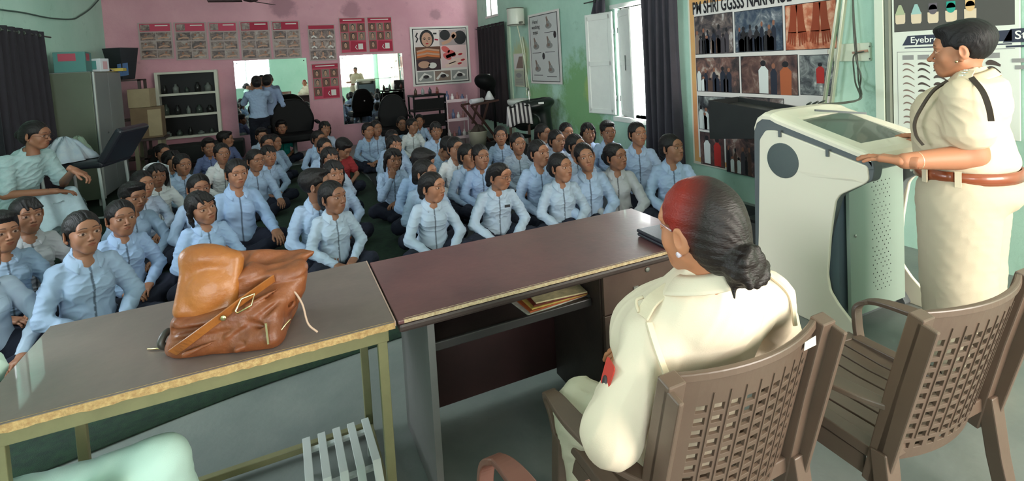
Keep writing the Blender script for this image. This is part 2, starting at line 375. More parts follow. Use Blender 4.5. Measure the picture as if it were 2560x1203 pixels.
def hair_mesh(style, res=.0034, seed=1):
    lo = -.50 if 'plait' in style or 'long' in style else -.2
    v = Vol((-.125, -.125, lo), (.125, .22, .16), res)
    v.ell((0, .016, .034), (.0795, .098, .091), k=.02)
    if style == 'crop':
        v.ell((0, -.045, .092), (.060, .045, .024), k=.03); v.ell((0, .03, .060), (.078, .088, .073), k=.02)
    if style in ('bun', 'plait', 'low'):
        v.ell((0, .065, -.02), (.066, .05, .06), k=.03)
    # open the face and the neck
    cz = {'crop': -.030, 'fringe': -.045, 'loose': -.022}.get(style, -.016)
    v.ell((0, -.098, cz), (.064, .072, .093 if style not in ('crop', 'fringe') else .088), k=.008, mode='sub')
    for s in (-1, 1):
        v.ell((s*.07, -.045, -.05), (.032, .045, .075), k=.008, mode='sub')
        if style in ('crop',): v.ell((s*.085, .008, -.035), (.03, .035, .05), k=.01, mode='sub')
        else: v.ell((s*.088, .006, -.025), (.018, .018, .028), k=.008, mode='sub')
    v.ell((0, .0, -.15), (.15, .15 if style == 'crop' else .085, .085), k=.02, mode='sub')
    if style in ('bun', 'plait', 'low', 'loose'):
        sl, P = v.win((-.01, -.12, 0), (.01, .06, .15), .01)
        v.f[sl] += (.004*np.exp(-(P[..., 0]/.0035)**2)).astype(np.float32)
    if style == 'bun': v.ell((0, .118, .0), (.040, .034, .040), k=.012)
    if style == 'low': v.ell((0, .105, -.045), (.036, .03, .042), k=.015)
    if style == 'plait':
        p = (0, .10, -.03); 
        for i in range(13):
            q = (.010*(-1)**i + .012*i/3, .10 + .02*math.sin(i*.3), -.05 - .032*i)
            v.ell(q, (.021 - .0006*i, .019 - .0005*i, .024), k=.006)
        v.cone((0, .09, -.02), (0, .10, -.06), .04, .022, k=.02)
    if style == 'long':
        v.chain([(0, .075, 0), (0, .095, -.12), (.01, .09, -.28), (.015, .085, -.42)], [.065, .062, .05, .025], k=.03)
    if style in ('loose', 'long'):
        for s in (-1, 1):
            v.chain([(s*.058, -.025, .055), (s*.079, .002, .0), (s*.080, .015, -.06), (s*.07, .03, -.115)], [.018, .016, .014, .008], k=.015)
    if style in ('fringe', 'loose'):
        for a, b in ((-.045, -.02), (-.02, .012), (.012, .03), (.04, .05)):
            v.cone((a*.6, -.06, .10), (b, -.089, .042 + .1*abs(b)), .014, .008, k=.01)
    P = np.stack(np.meshgrid(*v.ax, indexing='ij'), -1)
    ang = np.arctan2(P[..., 0], P[..., 2] + .1)
    v.f += (.0007*np.sin(ang*60 + 4*np.sin(P[..., 1]*40)) + .0012*vnoise(P, seed, 90)).astype(np.float32)
    return v.mesh()
def hand_pts(side=1, curl=.5, spread=1.0):
    """palm and five jointed fingers in hand space: wrist at 0, fingers along -Y, palm facing -Z, thumb on the inner side"""
    s = side; out = []
    base = [(-.027, -.088, 0), (-.009, -.093, .002), (.010, -.090, .001), (.028, -.080, -.003)]
    L = [(.038, .024, .020), (.043, .028, .021), (.040, .026, .021), (.031, .019, .018)]
    R = [.0088, .0090, .0086, .0076]
    for i in range(4):
        p = np.array(base[i], float); a = .0 + curl*.35; pts = [p.copy()]
        dx = (i - 1.4)*.07*spread
        for j in range(3):
            p = p + L[i][j]*np.array([dx, -math.cos(a), -math.sin(a)]); pts.append(p.copy()); a += curl*(.85 if j == 0 else .7)
        out.append((pts, R[i]))
    th = [np.array(q, float) for q in ((-.018, -.022, -.004), (-.040, -.052, -.012), (-.050, -.080, -.016 - .012*curl), (-.048, -.105, -.018 - .022*curl))]
    out.append((th, .0105))
    if s < 0:
        for pts, r in out:
            for p in pts: p[0] *= -1
    return out
def hand_mesh(M, side=1, curl=.5, spread=1.0, res=.003, sc=1.0):
    """M: 4x4 hand-to-body matrix"""
    fs = hand_pts(side, curl, spread)
    v = Vol((-.085, -.215, -.10), (.085, .05, .04), res)
    v.box((0, -.048, 0), (.041, .050, .0145), .014, k=.012)
    v.ell((-side*.022, -.035, -.006), (.020, .034, .017), k=.015)
    v.cone((0, .04, 0), (0, -.01, 0), .026, .027, k=.02)
    for pts, r in fs:
        rs = [r*1.12, r, r*.96, r*.84]
        for i in range(len(pts)-1): v.cone(pts[i], pts[i+1], rs[i], rs[i+1], k=.004)
    V, Q = v.mesh(); V = V*sc
    A = np.array(M)
    return V @ A[:3, :3].T + A[:3, 3], Q
def frame(origin, fwd, up):
    """matrix whose -Y points along fwd and +Z near up"""
    f = Vector(fwd).normalized(); y = -f; z = Vector(up); z = (z - z.dot(y)*y).normalized(); x = y.cross(z)
    return Matrix(((x.x, y.x, z.x, origin[0]), (x.y, y.y, z.y, origin[1]), (x.z, y.z, z.z, origin[2]), (0, 0, 0, 1)))
def bend(V, lean, z0=.15):
    V = V.copy(); t = np.clip(V[:, 2] - z0, 0, None); V[:, 1] -= lean*t*t*2.2; V[:, 2] -= lean*lean*t*1.2; return V
HC = (0, -.035, .705)          # head centre of a seated figure before leaning
SIT = {  # shoulder, elbow, wrist, hand direction, palm up-vector (per side: -1 wearer's right, +1 left)
 'lap':   {-1: ((-.225, -.06, .275), (-.075, -.255, .170), (.6, -.75, -.15), (0, 0, 1), .55), 1: ((.225, -.06, .275), (.085, -.245, .185), (-.6, -.75, -.2), (0, 0, 1), .6)},
 'clasp': {-1: ((-.245, -.10, .255), (-.070, -.300, .115), (.7, -.6, -.1), (0, .3, 1), .9), 1: ((.245, -.10, .255), (.080, -.300, .125), (-.7, -.6, -.1), (0, .3, 1), .9)},
 'knees': {-1: ((-.215, -.09, .265), (-.200, -.320, .215), (-.05, -1, -.35), (0, 0, 1), .7), 1: ((.215, -.09, .265), (.200, -.320, .215), (.05, -1, -.35), (0, 0, 1), .7)},
 'chin':  {-1: ((-.170, -.17, .270), (-.050, -.195, .505), (.2, .1, 1), (0, -1, 0), .9), 1: ((.225, -.06, .275), (.0, -.23, .205), (-.8, -.5, -.1), (0, 0, 1), .6)},
}
def sit_skin(pose, lean=0.0, sleeve=1.0):
    """torso core, arms and hands under the clothes (head and neck join at the collar)"""
    v = Vol((-.33, -.42, .0), (.33, .20, .66), .0075)
    v.ell((0, .0, .16), (.13, .10, .10), k=.04); v.ell((0, 0, .38), (.11, .078, .16), k=.05)
    v.cone((-.10, .012, .500), (.10, .012, .500), .040, k=.04); v.cone((0, .0, .50), (0, -.005, .63), .062, .045, k=.04)
    v.ell((0, -.046, .50), (.05, .034, .06), k=.03)
    for s in (-1, 1):
        e, w, d, u, c = SIT[pose][s]
        v.chain([(s*.125, .008, .492), e, w], [.036, .030, .0225], k=.02)
    parts = [v.mesh()]
    for s in (-1, 1):
        e, w, d, u, c = SIT[pose][s]
        parts.append(hand_mesh(frame(w, d, u), s, c, sc=.92, res=.0036))
    V, Q = join(*parts)
    return bend(V, lean), Q
def cloth_noise(v, seed, amp=.0035):
    P = np.stack(np.meshgrid(*v.ax, indexing='ij'), -1)
    Wp = P + .03*np.stack([vnoise(P, seed+1, 14), vnoise(P, seed+2, 14), vnoise(P, seed+3, 14)], -1)
    n = vnoise(Wp*np.array([1, 1, .5]), seed, 48, 6); n2 = np.abs(vnoise(Wp*np.array([1, 1, 1.6]), seed+9, 62, 3))
    v.f += (amp*(1.1*n - 1.5*np.exp(-(n2/.30)**2) + .6)).astype(np.float32)
def sit_shirt(pose, lean=0.0, seed=1, short=False, res=.006, wide=1.0):
    v = Vol((-.36, -.42, .05), (.36, .24, .68), res)
    v.ell((0, .01, .15), (.160*wide, .130, .085), k=.03)
    v.ell((0, -.005, .25), (.132*wide, .108, .14), k=.05)
    v.ell((0, .0, .40), (.134*wide, .104, .14), k=.06)
    v.cone((-.112*wide, .014, .496), (.112*wide, .014, .496), .050, k=.04)
    v.cone((0, .014, .50), (0, .010, .592), .100, .058, k=.035)
    for s in (-1, 1):
        v.ell((s*.062, -.085, .385), (.05, .035, .05), k=.06)
        e, w, d, u, c = SIT[pose][s]; e = np.array(e); w = np.array(w); sh = np.array((s*.128, .012, .492))
        if short:
            v.chain([sh, sh + (e-sh)*.62], [.060, .062], k=.03)
        else:
            m = sh + (e-sh)*.5 + np.array((s*.006, .0, 0)); f = e + (w-e)*.45; g = e + (w-e)*.86
            v.chain([sh, m, e, f, g], [.053, .050, .047, .043, .036], k=.02)
            h = e + (w-e)*.93; v.cone(g, h, .036, .037, k=.004)
    v.ell((0, .055, .17), (.155, .10, .075), k=.03)
    cloth_noise(v, seed)
    # neckline
    v.cone((0, -.030, .70), (0, -.010, .568), .060, .046, k=.012, mode='sub')
    v.ell((0, -.112, .560), (.024, .055, .060), rotm(-.35), k=.016, mode='sub')
    V, Q = v.mesh()
    x, y, z = V.T
    C = np.ones((len(V), 3))*(.97 + .03*vnoise(V, seed, 30))[:, None]
    pl_ = (np.abs(x - .002) < .0052) & (y < -.05) & (z < .535) & (np.abs(y) < .16) & (z > .10)
    C[pl_] *= .30
    for s in (-1, 1):
        pass
    px, pz = np.abs(x - .070), np.abs(z - .405)
    pk = (y < -.04) & (np.maximum(px/.036, pz/.042) < 1) & (np.maximum(px/.036, pz/.042) > .92) & (y > -.2)
    C[pk] *= .78
    return (bend(V, lean), Q), C
def sit_legs(seed=3, res=.0085, spread=1.0):
    v = Vol((-.48, -.50, -.01), (.48, .22, .27), res)
    v.ell((0, .03, .10), (.175, .15, .105), k=.04)
    for s in (-1, 1):
        kx = s*.285*spread
        v.chain([(s*.09, .0, .105), (kx, -.225, .135)], [.092, .070], k=.04)
        v.chain([(kx, -.225, .125), (s*-.06, -.32 - .02*s, .065)], [.068, .046], k=.03)
        v.ell((s*-.10, -.325 - .02*s, .045), (.06, .04, .035), k=.02)
    v.ell((0, -.17, .045), (.2, .16, .045), k=.05)
    cloth_noise(v, seed, .004)
    sl, P = v.win((-1, -1, -.05), (1, 1, .02), .0)
    v.f = np.maximum(v.f, (.002 - np.broadcast_to(v.ax[2][None, None, :], v.f.shape)).astype(np.float32))
    return v.mesh()
def collar_mesh(lean=0.0, zb=.596, zf=.552, r=.057, drop=1.0, yc=-.006):
    """folded shirt collar: two leaves from the nape to the throat"""
    parts = []
    for s in (-1, 1):
        nu, nv = 16, 6; V = np.zeros((nu, nv, 3))
        for i in range(nu):
            t = i/(nu-1); a = math.pi*(.5 - 1.0*t)*1.0; a = math.pi/2 - t*math.radians(158)   # pi/2 = nape
            R = r*(1 + .10*t); zt = zb + (zf - zb)*t**1.3 + .020*(1-t)
            for j in range(nv):
                w = j/(nv-1)
                out = .003 + .026*w*(1 + .55*t**3); dn = w**1.05*(.030 + .040*t**3)*drop
                if w < .15: out = -.002
                V[i, j] = (s*(R+out)*math.cos(a)*1.02 + s*.012*w*t**4, yc + .012 + (R+out)*math.sin(a)*(.98), zt - dn)
        idx = np.arange(nu*nv).reshape(nu, nv)
        Q = np.stack([idx[:-1, :-1], idx[1:, :-1], idx[1:, 1:], idx[:-1, 1:]], -1).reshape(-1, 4)
        if s > 0: Q = Q[:, ::-1]
        parts.append((V.reshape(-1, 3), Q))
    V, Q = join(*parts)
    return bend(V, lean), Q
def head_pose(V, yaw=0, pitch=0, roll=0, piv=(0, .022, -.115)):
    """turn the head on the neck; the neck twists smoothly. yaw>0 turns to the figure's left"""
    z = V[:, 2]; w = np.clip((z + .20)/.12, 0, 1); w = w*w*(3-2*w)
    P = V - np.array(piv); out = np.empty_like(V)
    n = 24; lv = np.linspace(0, 1, n+1); M = [rotm(-pitch*t, 0, 0) for t in lv]
    acc = np.zeros_like(V)
    k = np.minimum((w*n).astype(int), n-1); f = w*n - k
    R = [rotm(0, 0, yaw*t) @ rotm(pitch*t, 0, 0) @ rotm(0, roll*t, 0) for t in lv]
    R = np.array(R)
    A = np.einsum('nij,nj->ni', R[k], P); B = np.einsum('nij,nj->ni', R[k+1], P)
    return A*(1-f)[:, None] + B*f[:, None] + np.array(piv)
# ---------------------------------------------------------------- window, shutters, curtains
white_paint = mat('white_paint', srgb(232, 232, 226), .5, noise=.05, nscale=6)
glass = mat('window_glass', (.9, .95, .95), .05, trans=1.0, alpha=.35)
w1 = MB()
y0, y1, z0, z1 = WIN
w1.box((XR-.02, y0-.10, z1), (XR+.12, y1+.10, z1+.06)); w1.box((XR-.05, y0-.08, z0-.07), (XR+.25, y1+.08, z0))
w1.box((XR+.08, y0, z0), (XR+.14, y0+.05, z1)); w1.box((XR+.08, y1-.05, z0), (XR+.14, y1, z1)); w1.box((XR+.08, y0, z1-.05), (XR+.14, y1, z1))
w1 = struct(w1.build('window_1', white_paint, bevel=.006))
for k in range(7): MB().tube([(XR+.19, y0+.08+k*.13, z0), (XR+.19, y0+.08+k*.13, z1)], .006, 6).build('window_bar', mat('bar_paint', srgb(210, 214, 208), .5), w1)
def shutter(name, hinge, direction, w, label):
    a = math.atan2(direction[1], direction[0]); t = thing(name, label, 'shutter', (hinge[0], hinge[1], 0), a, 'window shutters')
    p = MB(); p.box((0, -.014, z0+.02), (w, .014, z1-.03)); p.build('shutter_panel', white_paint, t, bevel=.004)
    r = MB()
    for z in (z0+.06, (z0+z1)/2+.0, z1-.09): r.box((.03, -.022, z-.035), (w-.03, .022, z+.035))
    for x in (.04, w-.04): r.box((x-.03, -.022, z0+.05), (x+.03, .022, z1-.06))
    r.build('shutter_frame', white_paint, t, bevel=.004)
    for z in (z0+.25, z1-.3): MB().tube([(0, -.02, z-.04), (0, -.02, z+.04)], .008, 8).build('hinge', mat('dull_steel', srgb(120, 124, 122), .45, metal=.8), t)
    b = MB(); b.tube([(w*.6, -.03, (z0+z1)/2-.1), (w*.6, -.03, (z0+z1)/2+.1)], .007, 8); b.build('latch', MATS['dull_steel'], t)
    return t
p1 = at(1534, 160, x=XR-.03); q1 = at(1484, 160, x=XR-.12)
shutter('window_shutter', (XR-.04, y1+.02), (-.15, 1), .55, 'white wooden shutter folded back against the green wall, farther from the curtain')
shutter('window_shutter', (XR+.02, y1-.05), (-.35, -1), .52, 'white wooden shutter standing half open across the bright window')
hw = MB(); hw.box((XR-.02, 10.02-.05, 2.53), (XR+.10, 10.62+.05, 2.58)); hw.box((XR-.02, 10.29, 2.58), (XR+.08, 10.36, 3.05))
struct(hw.build('window_2', white_paint))
lw = MB(); lw.box((XL-.08, 6.90, 2.62), (XL+.02, 7.67, 2.68)); lw.box((XL-.08, 7.26, 2.68), (XL-.02, 7.31, 3.25)); struct(lw.build('window_3', white_paint))
struct(MB().box((1.64, YF-.2, .74), (4.16, YF+.04, .80)).box((2.88, YF-.15, .8), (2.93, YF-.08, 2.7)).build('added_window_1', white_paint))  # sill and mullion of the added opening, back right
struct(MB().box((-2.16, YF-.2, 1.0), (-.24, YF+.04, 1.05)).box((-1.22, YF-.15, 1.05), (-1.17, YF-.08, 2.55)).build('added_window_2', white_paint))  # sill and mullion of the added opening, back left
struct(MB().box((XL-.2, 2.34, 1.05), (XL+.04, 4.06, 1.1)).box((XL-.15, 3.17, 1.1), (XL-.08, 3.22, 2.7)).build('added_window_3', white_paint))  # sill and mullion of the added opening in the left wall
curt_d = mat('curtain_dark_fabric', srgb(62, 58, 66), .85, noise=.2, nscale=3, bump=.2, bscale=120)
curt_b = mat('curtain_brown_fabric', srgb(48, 38, 42), .9, noise=.2, nscale=3, bump=.2, bscale=120)
curt_l = mat('curtain_violet_fabric', srgb(46, 42, 50), .9, noise=.2, nscale=3, bump=.2, bscale=120)
def curtain(label, axis, c, a0, a1, zb, zt, depth, nf, m, rod=True, seed=1, flare=0.0, rx=(0.0, 0.0)):
    t = thing('curtain', label, 'curtain')
    rs = random.Random(seed); ph = rs.random()*6
    def fn(u, v):
        a = a0 + (a1-a0)*u; z = zt + (zb-zt)*v
        amp = depth*(.35 + .65*v)
        off = amp*(math.sin(u*nf*6.283+ph) + .35*math.sin(u*nf*13.1+ph*2+v*2))*.5
        a += flare*v*(u-.5) + .012*math.sin(v*5+u*9)
        return (c+off, a, z) if axis == 'x' else (a, c+off, z)
    b = MB().grid(fn, int(nf*14)+2, 26); b.build('curtain_cloth', m, t, solid=.004)
    if rod:
        r = MB(); e0, e1 = a0-rx[0], a1+rx[1]
        P = (lambda a, z: (c, a, z)) if axis == 'x' else (lambda a, z: (a, c, z))
        r.tube([P(e0, zt-.05), P(e1, zt-.05)], .010, 10); r.build('curtain_rod', mat('rod_steel', srgb(90, 100, 92), .4, metal=.7), t)
        n = max(3, int(abs(a1-a0)/.14))
        for k in range(n): 
            q = P(a0+(a1-a0)*(k+.5)/n, zt-.05); MB().lathe([(.018, -.004), (.024, -.004), (.024, .004), (.018, .004)], q, 14, 'y' if axis == 'x' else 'x').build('curtain_ring', MATS['rod_steel'], t)
    return t
curtain('long dark grey curtain pushed to the near side of the bright shuttered window', 'x', XR-.13, 4.58, 5.20, .12, 2.42, .13, 5, curt_d, rx=(.05, .05), seed=3)
curtain('short piece of dark curtain bunched above the folded back shutter', 'x', XR-.10, 5.98, 6.28, 2.19, 2.42, .10, 2, curt_d, rod=True, rx=(.1, .25), seed=5)
curtain('black brown curtain hanging in the far right corner beside the pink wall', 'x', XR-.10, 9.55, 11.05, .30, 2.38, .12, 7, curt_b, rx=(.0, .05), seed=8)
curtain('dark violet curtain at the left edge of the photo', 'x', XL+.12, 6.85, 8.12, .10, 2.26, .14, 7, curt_l, rx=(.1, .28), seed=11)
# far door reveal beside the black curtain
struct(MB().box((XR-.03, 11.06, 0), (XR, 11.17, 2.35)).box((XR-.03, 9.42, 0), (XR, 9.53, 2.35)).build('trim_1', mat('pale_green_trim', srgb(196, 214, 190), .7, noise=.15, nscale=4)))
# ---------------------------------------------------------------- flat things on the walls: printed surfaces
def flat_frame(o, u, v):
    """mapping of a flat sheet: origin corner (top left), unit-ish edge vectors across and down"""
    return Vector(o), Vector(u), Vector(v)
class Flat:
    """a printed sheet: shapes given in sheet coordinates (0..1 across, 0..1 down), stacked a hair apart"""
    def __init__(s, tl, tr, bl, n, lift=.0012):
        s.o = Vector(tl); s.u = Vector(tr)-s.o; s.w = Vector(bl)-s.o; s.n = Vector(n).normalized(); s.k = 0; s.lift = lift; s.V = []; s.F = []; s.m = []; s.mats = []
    def mi(s, m):
        if m not in s.mats: s.mats.append(m)
        return s.mats.index(m)
    def P(s, x, y, k): return s.o + s.u*x + s.w*y + s.n*(s.lift*(k+1))
    def poly(s, pts, m, k=None):
        k = s.k if k is None else k; n = len(s.V); s.V += [tuple(s.P(x, y, k)) for x, y in pts]; s.F.append(tuple(range(n, n+len(pts)))); s.m.append(s.mi(m)); return s
    def rect(s, x0, y0, x1, y1, m, k=None): return s.poly([(x0, y0), (x1, y0), (x1, y1), (x0, y1)], m, k)
    def ell(s, cx, cy, rx, ry, m, k=None, n=18, rot=0):
        c, q = math.cos(rot), math.sin(rot)
        return s.poly([(cx + rx*math.cos(6.2832*i/n)*c - ry*math.sin(6.2832*i/n)*q*1.0, cy + rx*math.cos(6.2832*i/n)*q + ry*math.sin(6.2832*i/n)*c) for i in range(n)], m, k)
    def stroke(s, pts, w, m, k=None):
        """a brush stroke through pts, w = widths"""
        L_, R_ = [], []
        for i, p in enumerate(pts):
            a = pts[max(i-1, 0)]; b = pts[min(i+1, len(pts)-1)]; dx, dy = b[0]-a[0], b[1]-a[1]; l = math.hypot(dx, dy) or 1
            ww = w[i] if isinstance(w, (list, tuple)) else w; L_.append((p[0]-dy/l*ww, p[1]+dx/l*ww)); R_.append((p[0]+dy/l*ww, p[1]-dx/l*ww))
        return s.poly(L_ + R_[::-1], m, k)
    def build(s, name, parent=None, solid=0.0):
        me = bpy.data.meshes.new(name); me.from_pydata(s.V, [], s.F)
        for m in s.mats: me.materials.append(m)
        me.polygons.foreach_set('material_index', s.m); o = bpy.data.objects.new(name, me); COL.objects.link(o); o.parent = parent; return o
def slab(F, x0, y0, x1, y1, depth, name, m, parent=None):
    """the thin board the sheet is mounted on"""
    b = MB(); P = [F.o + F.u*x + F.w*y for x, y in ((x0, y0), (x1, y0), (x1, y1), (x0, y1))]
    b.add([tuple(p) for p in P] + [tuple(p - F.n*depth) for p in P], [(0, 1, 2, 3), (7, 6, 5, 4), (0, 4, 5, 1), (1, 5, 6, 2), (2, 6, 7, 3), (3, 7, 4, 0)])
    return b.build(name, m, parent)
def text_on(F, s, x, y, h, m, name='lettering', parent=None, wide=1.0, bold=0.0, k=3, maxw=None):
    """lettering: baseline start at sheet (x, y), height h in metres"""
    cu = bpy.data.curves.new(name, 'FONT'); cu.body = s; cu.size = h/.72; cu.offset = bold*h; cu.resolution_u = 3
    o = bpy.data.objects.new(name, cu); COL.objects.link(o); dg = bpy.context.evaluated_depsgraph_get(); dg.update()
    me = bpy.data.meshes.new_from_object(o.evaluated_get(dg)); bpy.data.objects.remove(o); bpy.data.curves.remove(cu)
    u = F.u.normalized(); w = F.w.normalized(); base = F.P(x, y, k)
    mx = max((v.co.x for v in me.vertices), default=1)
    if maxw: wide = maxw/mx
    for v in me.vertices: v.co = base + u*(v.co.x*wide) - w*v.co.y
    me.materials.clear(); me.materials.append(m); q = bpy.data.objects.new(name, me); COL.objects.link(q); q.parent = parent; return q
def flatm(name, r, g, b, rough=.55): return mat('print_'+name, srgb(r, g, b), rough, spec=.3)
INK = flatm('ink', 40, 38, 42); PAPER = flatm('paper', 226, 218, 214); GREY = flatm('grey', 150, 148, 146); SKIN = flatm('skin', 196, 150, 128); SKIND = flatm('skin_deep', 150, 100, 80)
CRIM = flatm('crimson', 168, 28, 62); CRIM2 = flatm('crimson_soft', 196, 70, 96); DARK = flatm('dark', 52, 46, 50); BROWN = flatm('brown', 110, 76, 66); TAUPE = flatm('taupe', 140, 118, 108); LIP = flatm('lip', 178, 40, 52); ORANGE = flatm('orange', 212, 118, 66)
def print_mat(name, cols, scale=9, seed=0.0, rough=.45):
    """a printed photograph with no readable subject: blocks and blobs of its inks"""
    if name in MATS: return MATS[name]
    m = bpy.data.materials.new(name); m.use_nodes = True; nt = m.node_tree; N = nt.nodes; L = nt.links; b = N['Principled BSDF']; b.inputs['Roughness'].default_value = rough
    tc = N.new('ShaderNodeTexCoord'); mp = N.new('ShaderNodeMapping'); mp.inputs['Location'].default_value = (seed, seed*1.7, seed*.6); L.new(tc.outputs['Object'], mp.inputs[0])
    n = N.new('ShaderNodeTexNoise'); n.inputs['Scale'].default_value = scale; n.inputs['Detail'].default_value = 5; n.inputs['Roughness'].default_value = .62; n.inputs['Distortion'].default_value = .8; L.new(mp.outputs[0], n.inputs[0])
    r = N.new('ShaderNodeValToRGB'); L.new(n.outputs[0], r.inputs[0]); e = r.color_ramp.elements
    while len(e) < len(cols): e.new(.5)
    for i, c in enumerate(cols): e[i].position = .30 + .40*i/(len(cols)-1); e[i].color = (*srgb(*c), 1)
    L.new(r.outputs[0], b.inputs[0]); MATS[name] = m; return m
def face_print(F, cx, cy, r, skin, hair, k=2):
    F.ell(cx, cy-.15*r, r*.92, r*1.15, hair, k); F.ell(cx, cy, r*.68, r*.95, skin, k+1)
    for s in (-1, 1): F.stroke([(cx+s*r*.12, cy-r*.18), (cx+s*r*.30, cy-r*.26), (cx+s*r*.5, cy-r*.18)], r*.04, INK, k+2); F.ell(cx+s*r*.3, cy-r*.05, r*.13, r*.06, INK, k+2)
    F.ell(cx, cy+r*.52, r*.2, r*.09, LIP, k+2); F.stroke([(cx, cy), (cx+r*.05, cy+r*.28)], r*.03, BROWN, k+2)
def figure_print(F, cx, top, h, w, body, head, k=2):
    F.ell(cx, top+h*.09, w*.28, h*.09, head, k+1); F.poly([(cx-w*.16, top+h*.17), (cx+w*.16, top+h*.17), (cx+w*.5, top+h*.30), (cx+w*.46, top+h), (cx-w*.46, top+h), (cx-w*.5, top+h*.30)], body, k)
# -- posters on the pink wall: corners from where they hang (plane of the far wall)
def far_sheet(x0, y0, x1, y1, off=.012):
    tl = at(x0, y0[0], y=YB-off); tr = at(x1, y0[1], y=YB-off); bl = at(x0+ (9 if y1[0]-y0[0] > 60 else 5), y1[0], y=YB-off)
    z0, z1 = tl.z, bl.z; tr.z = (tr.z + z0)/2; z0 = tr.z
    return Flat((tl.x, YB-off, z0), (tr.x, YB-off, z0), (tl.x, YB-off, z1), (0, -1, 0))
dull = print_mat('poster_scene_dull', [(70, 56, 58), (120, 98, 94), (160, 140, 134), (190, 178, 172)], 11, 3)
dull2 = print_mat('poster_scene_dark', [(44, 38, 42), (84, 66, 66), (134, 110, 104), (180, 160, 150)], 13, 9)
WORN = flatm('worn_paper', 178, 158, 156)
def lesson_poster(x0, y0, x1, y1, label, kind, torn=False):
    F = far_sheet(x0, y0, x1, y1); t = thing('poster', label, 'poster', group='crimson topped lesson posters on the pink wall')
    slab(F, 0, 0, 1, 1, .006, 'poster_sheet', WORN, t)
    rs = random.Random(x0)
    if kind == 'scenes':
        F.rect(.05, .03, .95, .24, CRIM if not torn else CRIM2, 0); F.rect(.5, .07, .88, .10, PAPER, 1); F.rect(.07, .05, .34, .22, dull, 1)
        for r in range(3):
            y = .27 + r*.24
            for c in range(2):
                x = .05 + c*.46; F.rect(x, y, x+.44, y+.21, dull if (r+c) % 2 else dull2, 0)
                F.ell(x+.12+.2*rs.random(), y+.07, .035, .03, SKIND, 2); F.stroke([(x+.05, y+.17), (x+.2, y+.12+.04*rs.random()), (x+.38, y+.15)], .018, SKIN, 2)
                F.ell(x+.28, y+.11, .06, .045, TAUPE, 1)
    elif kind == 'hair':
        F.rect(.03, .02, .97, .13, CRIM, 0); F.rect(.15, .06, .85, .085, PAPER, 1); F.rect(.03, .13, .97, .98, CRIM2, 0)
        for r in range(3):
            for c in range(3):
                if (r, c) in ((2, 1), (2, 2)): continue
                cx, cy = .19 + c*.31, .28 + r*.25; F.rect(cx-.14, cy-.115, cx+.14, cy+.115, TAUPE if (r+c) % 2 else BROWN, 1); face_print(F, cx, cy, .075, SKIN, DARK, 2)
        F.poly([(.40, .66), (.95, .70), (.95, .95), (.36, .95)], CRIM, 1)
        F.rect(.66, .74, .84, .90, PAPER, 2); F.stroke([(.6, .78), (.55, .84), (.62, .90)], .012, PAPER, 2)
    else:
        F.rect(.03, .02, .97, .12, CRIM, 0)
        for r in range(3):
            y = .14 + r*.285; F.rect(.04, y, .96, y+.26, dull2 if r != 1 else dull, 0)
            for c in range(3):
                cx = .2 + c*.3; face_print(F, cx, y+.10, .055, SKIN, DARK, 1); F.stroke([(cx-.09, y+.21), (cx, y+.17), (cx+.1, y+.22)], .022, PAPER if c != 1 else SKIN, 2)
    F.build('poster_print', t); return t
lesson_poster(343, (57, 56), 428, (150, 148), 'worn lesson poster with crimson heading, first from the left in the top row', 'scenes', True)
lesson_poster(433, (56, 55), 514, (151, 149), 'faded lesson poster of skin care scenes, second from the left in the row', 'scenes', True)
lesson_poster(519, (55, 54), 592, (151, 149), 'faded lesson poster, third from the left in the row, just right of the shelf below', 'scenes', True)
lesson_poster(597, (53, 52), 672, (150, 148), 'lesson poster with crimson heading at right, fourth from left, above the larger mirror', 'scenes')
lesson_poster(677, (52, 51), 748, (148, 146), 'lesson poster with bright red heading bar, right end of the joined row of five', 'scenes')
lesson_poster(768, (62, 61), 836, (153, 151), 'narrow poster of seated treatment scenes hung between the two mirrors, upper', 'rows')
lesson_poster(777, (159, 157), 846, (251, 249), 'crimson hairstyle poster directly between the two mirrors, lower', 'hair')
lesson_poster(846, (45, 43), 913, (134, 132), 'bright crimson hairstyle poster above the right mirror, left of a pair', 'hair')
lesson_poster(916, (43, 41), 979, (132, 130), 'bright crimson hairstyle poster above the right mirror, right of a pair', 'hair')
# beauty collage in a thin black border
F = far_sheet(1024, (70, 62), 1170, (217, 207)); t = thing('poster', 'large white beauty parlour collage poster with a thin black border', 'poster')
slab(F, 0, 0, 1, 1, .008, 'poster_sheet', PAPER, t)
F.rect(.035, .03, .965, .97, INK, 0); F.rect(.05, .045, .95, .955, PAPER, 1)
F.rect(.07, .06, .48, .34, flatm('pale_rose', 222, 206, 204), 2); face_print(F, .27, .22, .13, SKIN, INK, 3)
F.stroke([(.12, .10), (.09, .16), (.12, .20), (.09, .26)], .012, INK, 4); F.stroke([(.38, .12), (.44, .12)], .014, INK, 4); F.stroke([(.40, .22), (.46, .23)], .012, CRIM, 4)
F.rect(.48, .06, .94, .33, flatm('mauve_grey', 168, 150, 152), 2); F.ell(.58, .15, .09, .09, INK, 3); F.ell(.84, .20, .11, .12, INK, 3); F.stroke([(.52, .30), (.64, .26), (.75, .15)], .028, SKIN, 4); F.ell(.735, .16, .045, .06, SKIN, 4)
F.rect(.07, .34, .49, .55, flatm('deep_tan', 104, 66, 50), 2)
for q in range(4): F.stroke([(.09, .42+q*.03), (.26, .38+q*.035), (.47, .41+q*.035)], .016, ORANGE if q % 2 else SKIN, 3)
F.rect(.49, .33, .94, .72, flatm('petal_pink', 226, 190, 192), 2)
for cx, cy in ((.58, .40), (.68, .47), (.60, .52)): F.ell(cx, cy, .08, .05, flatm('coral', 214, 96, 96), 3, rot=.6)
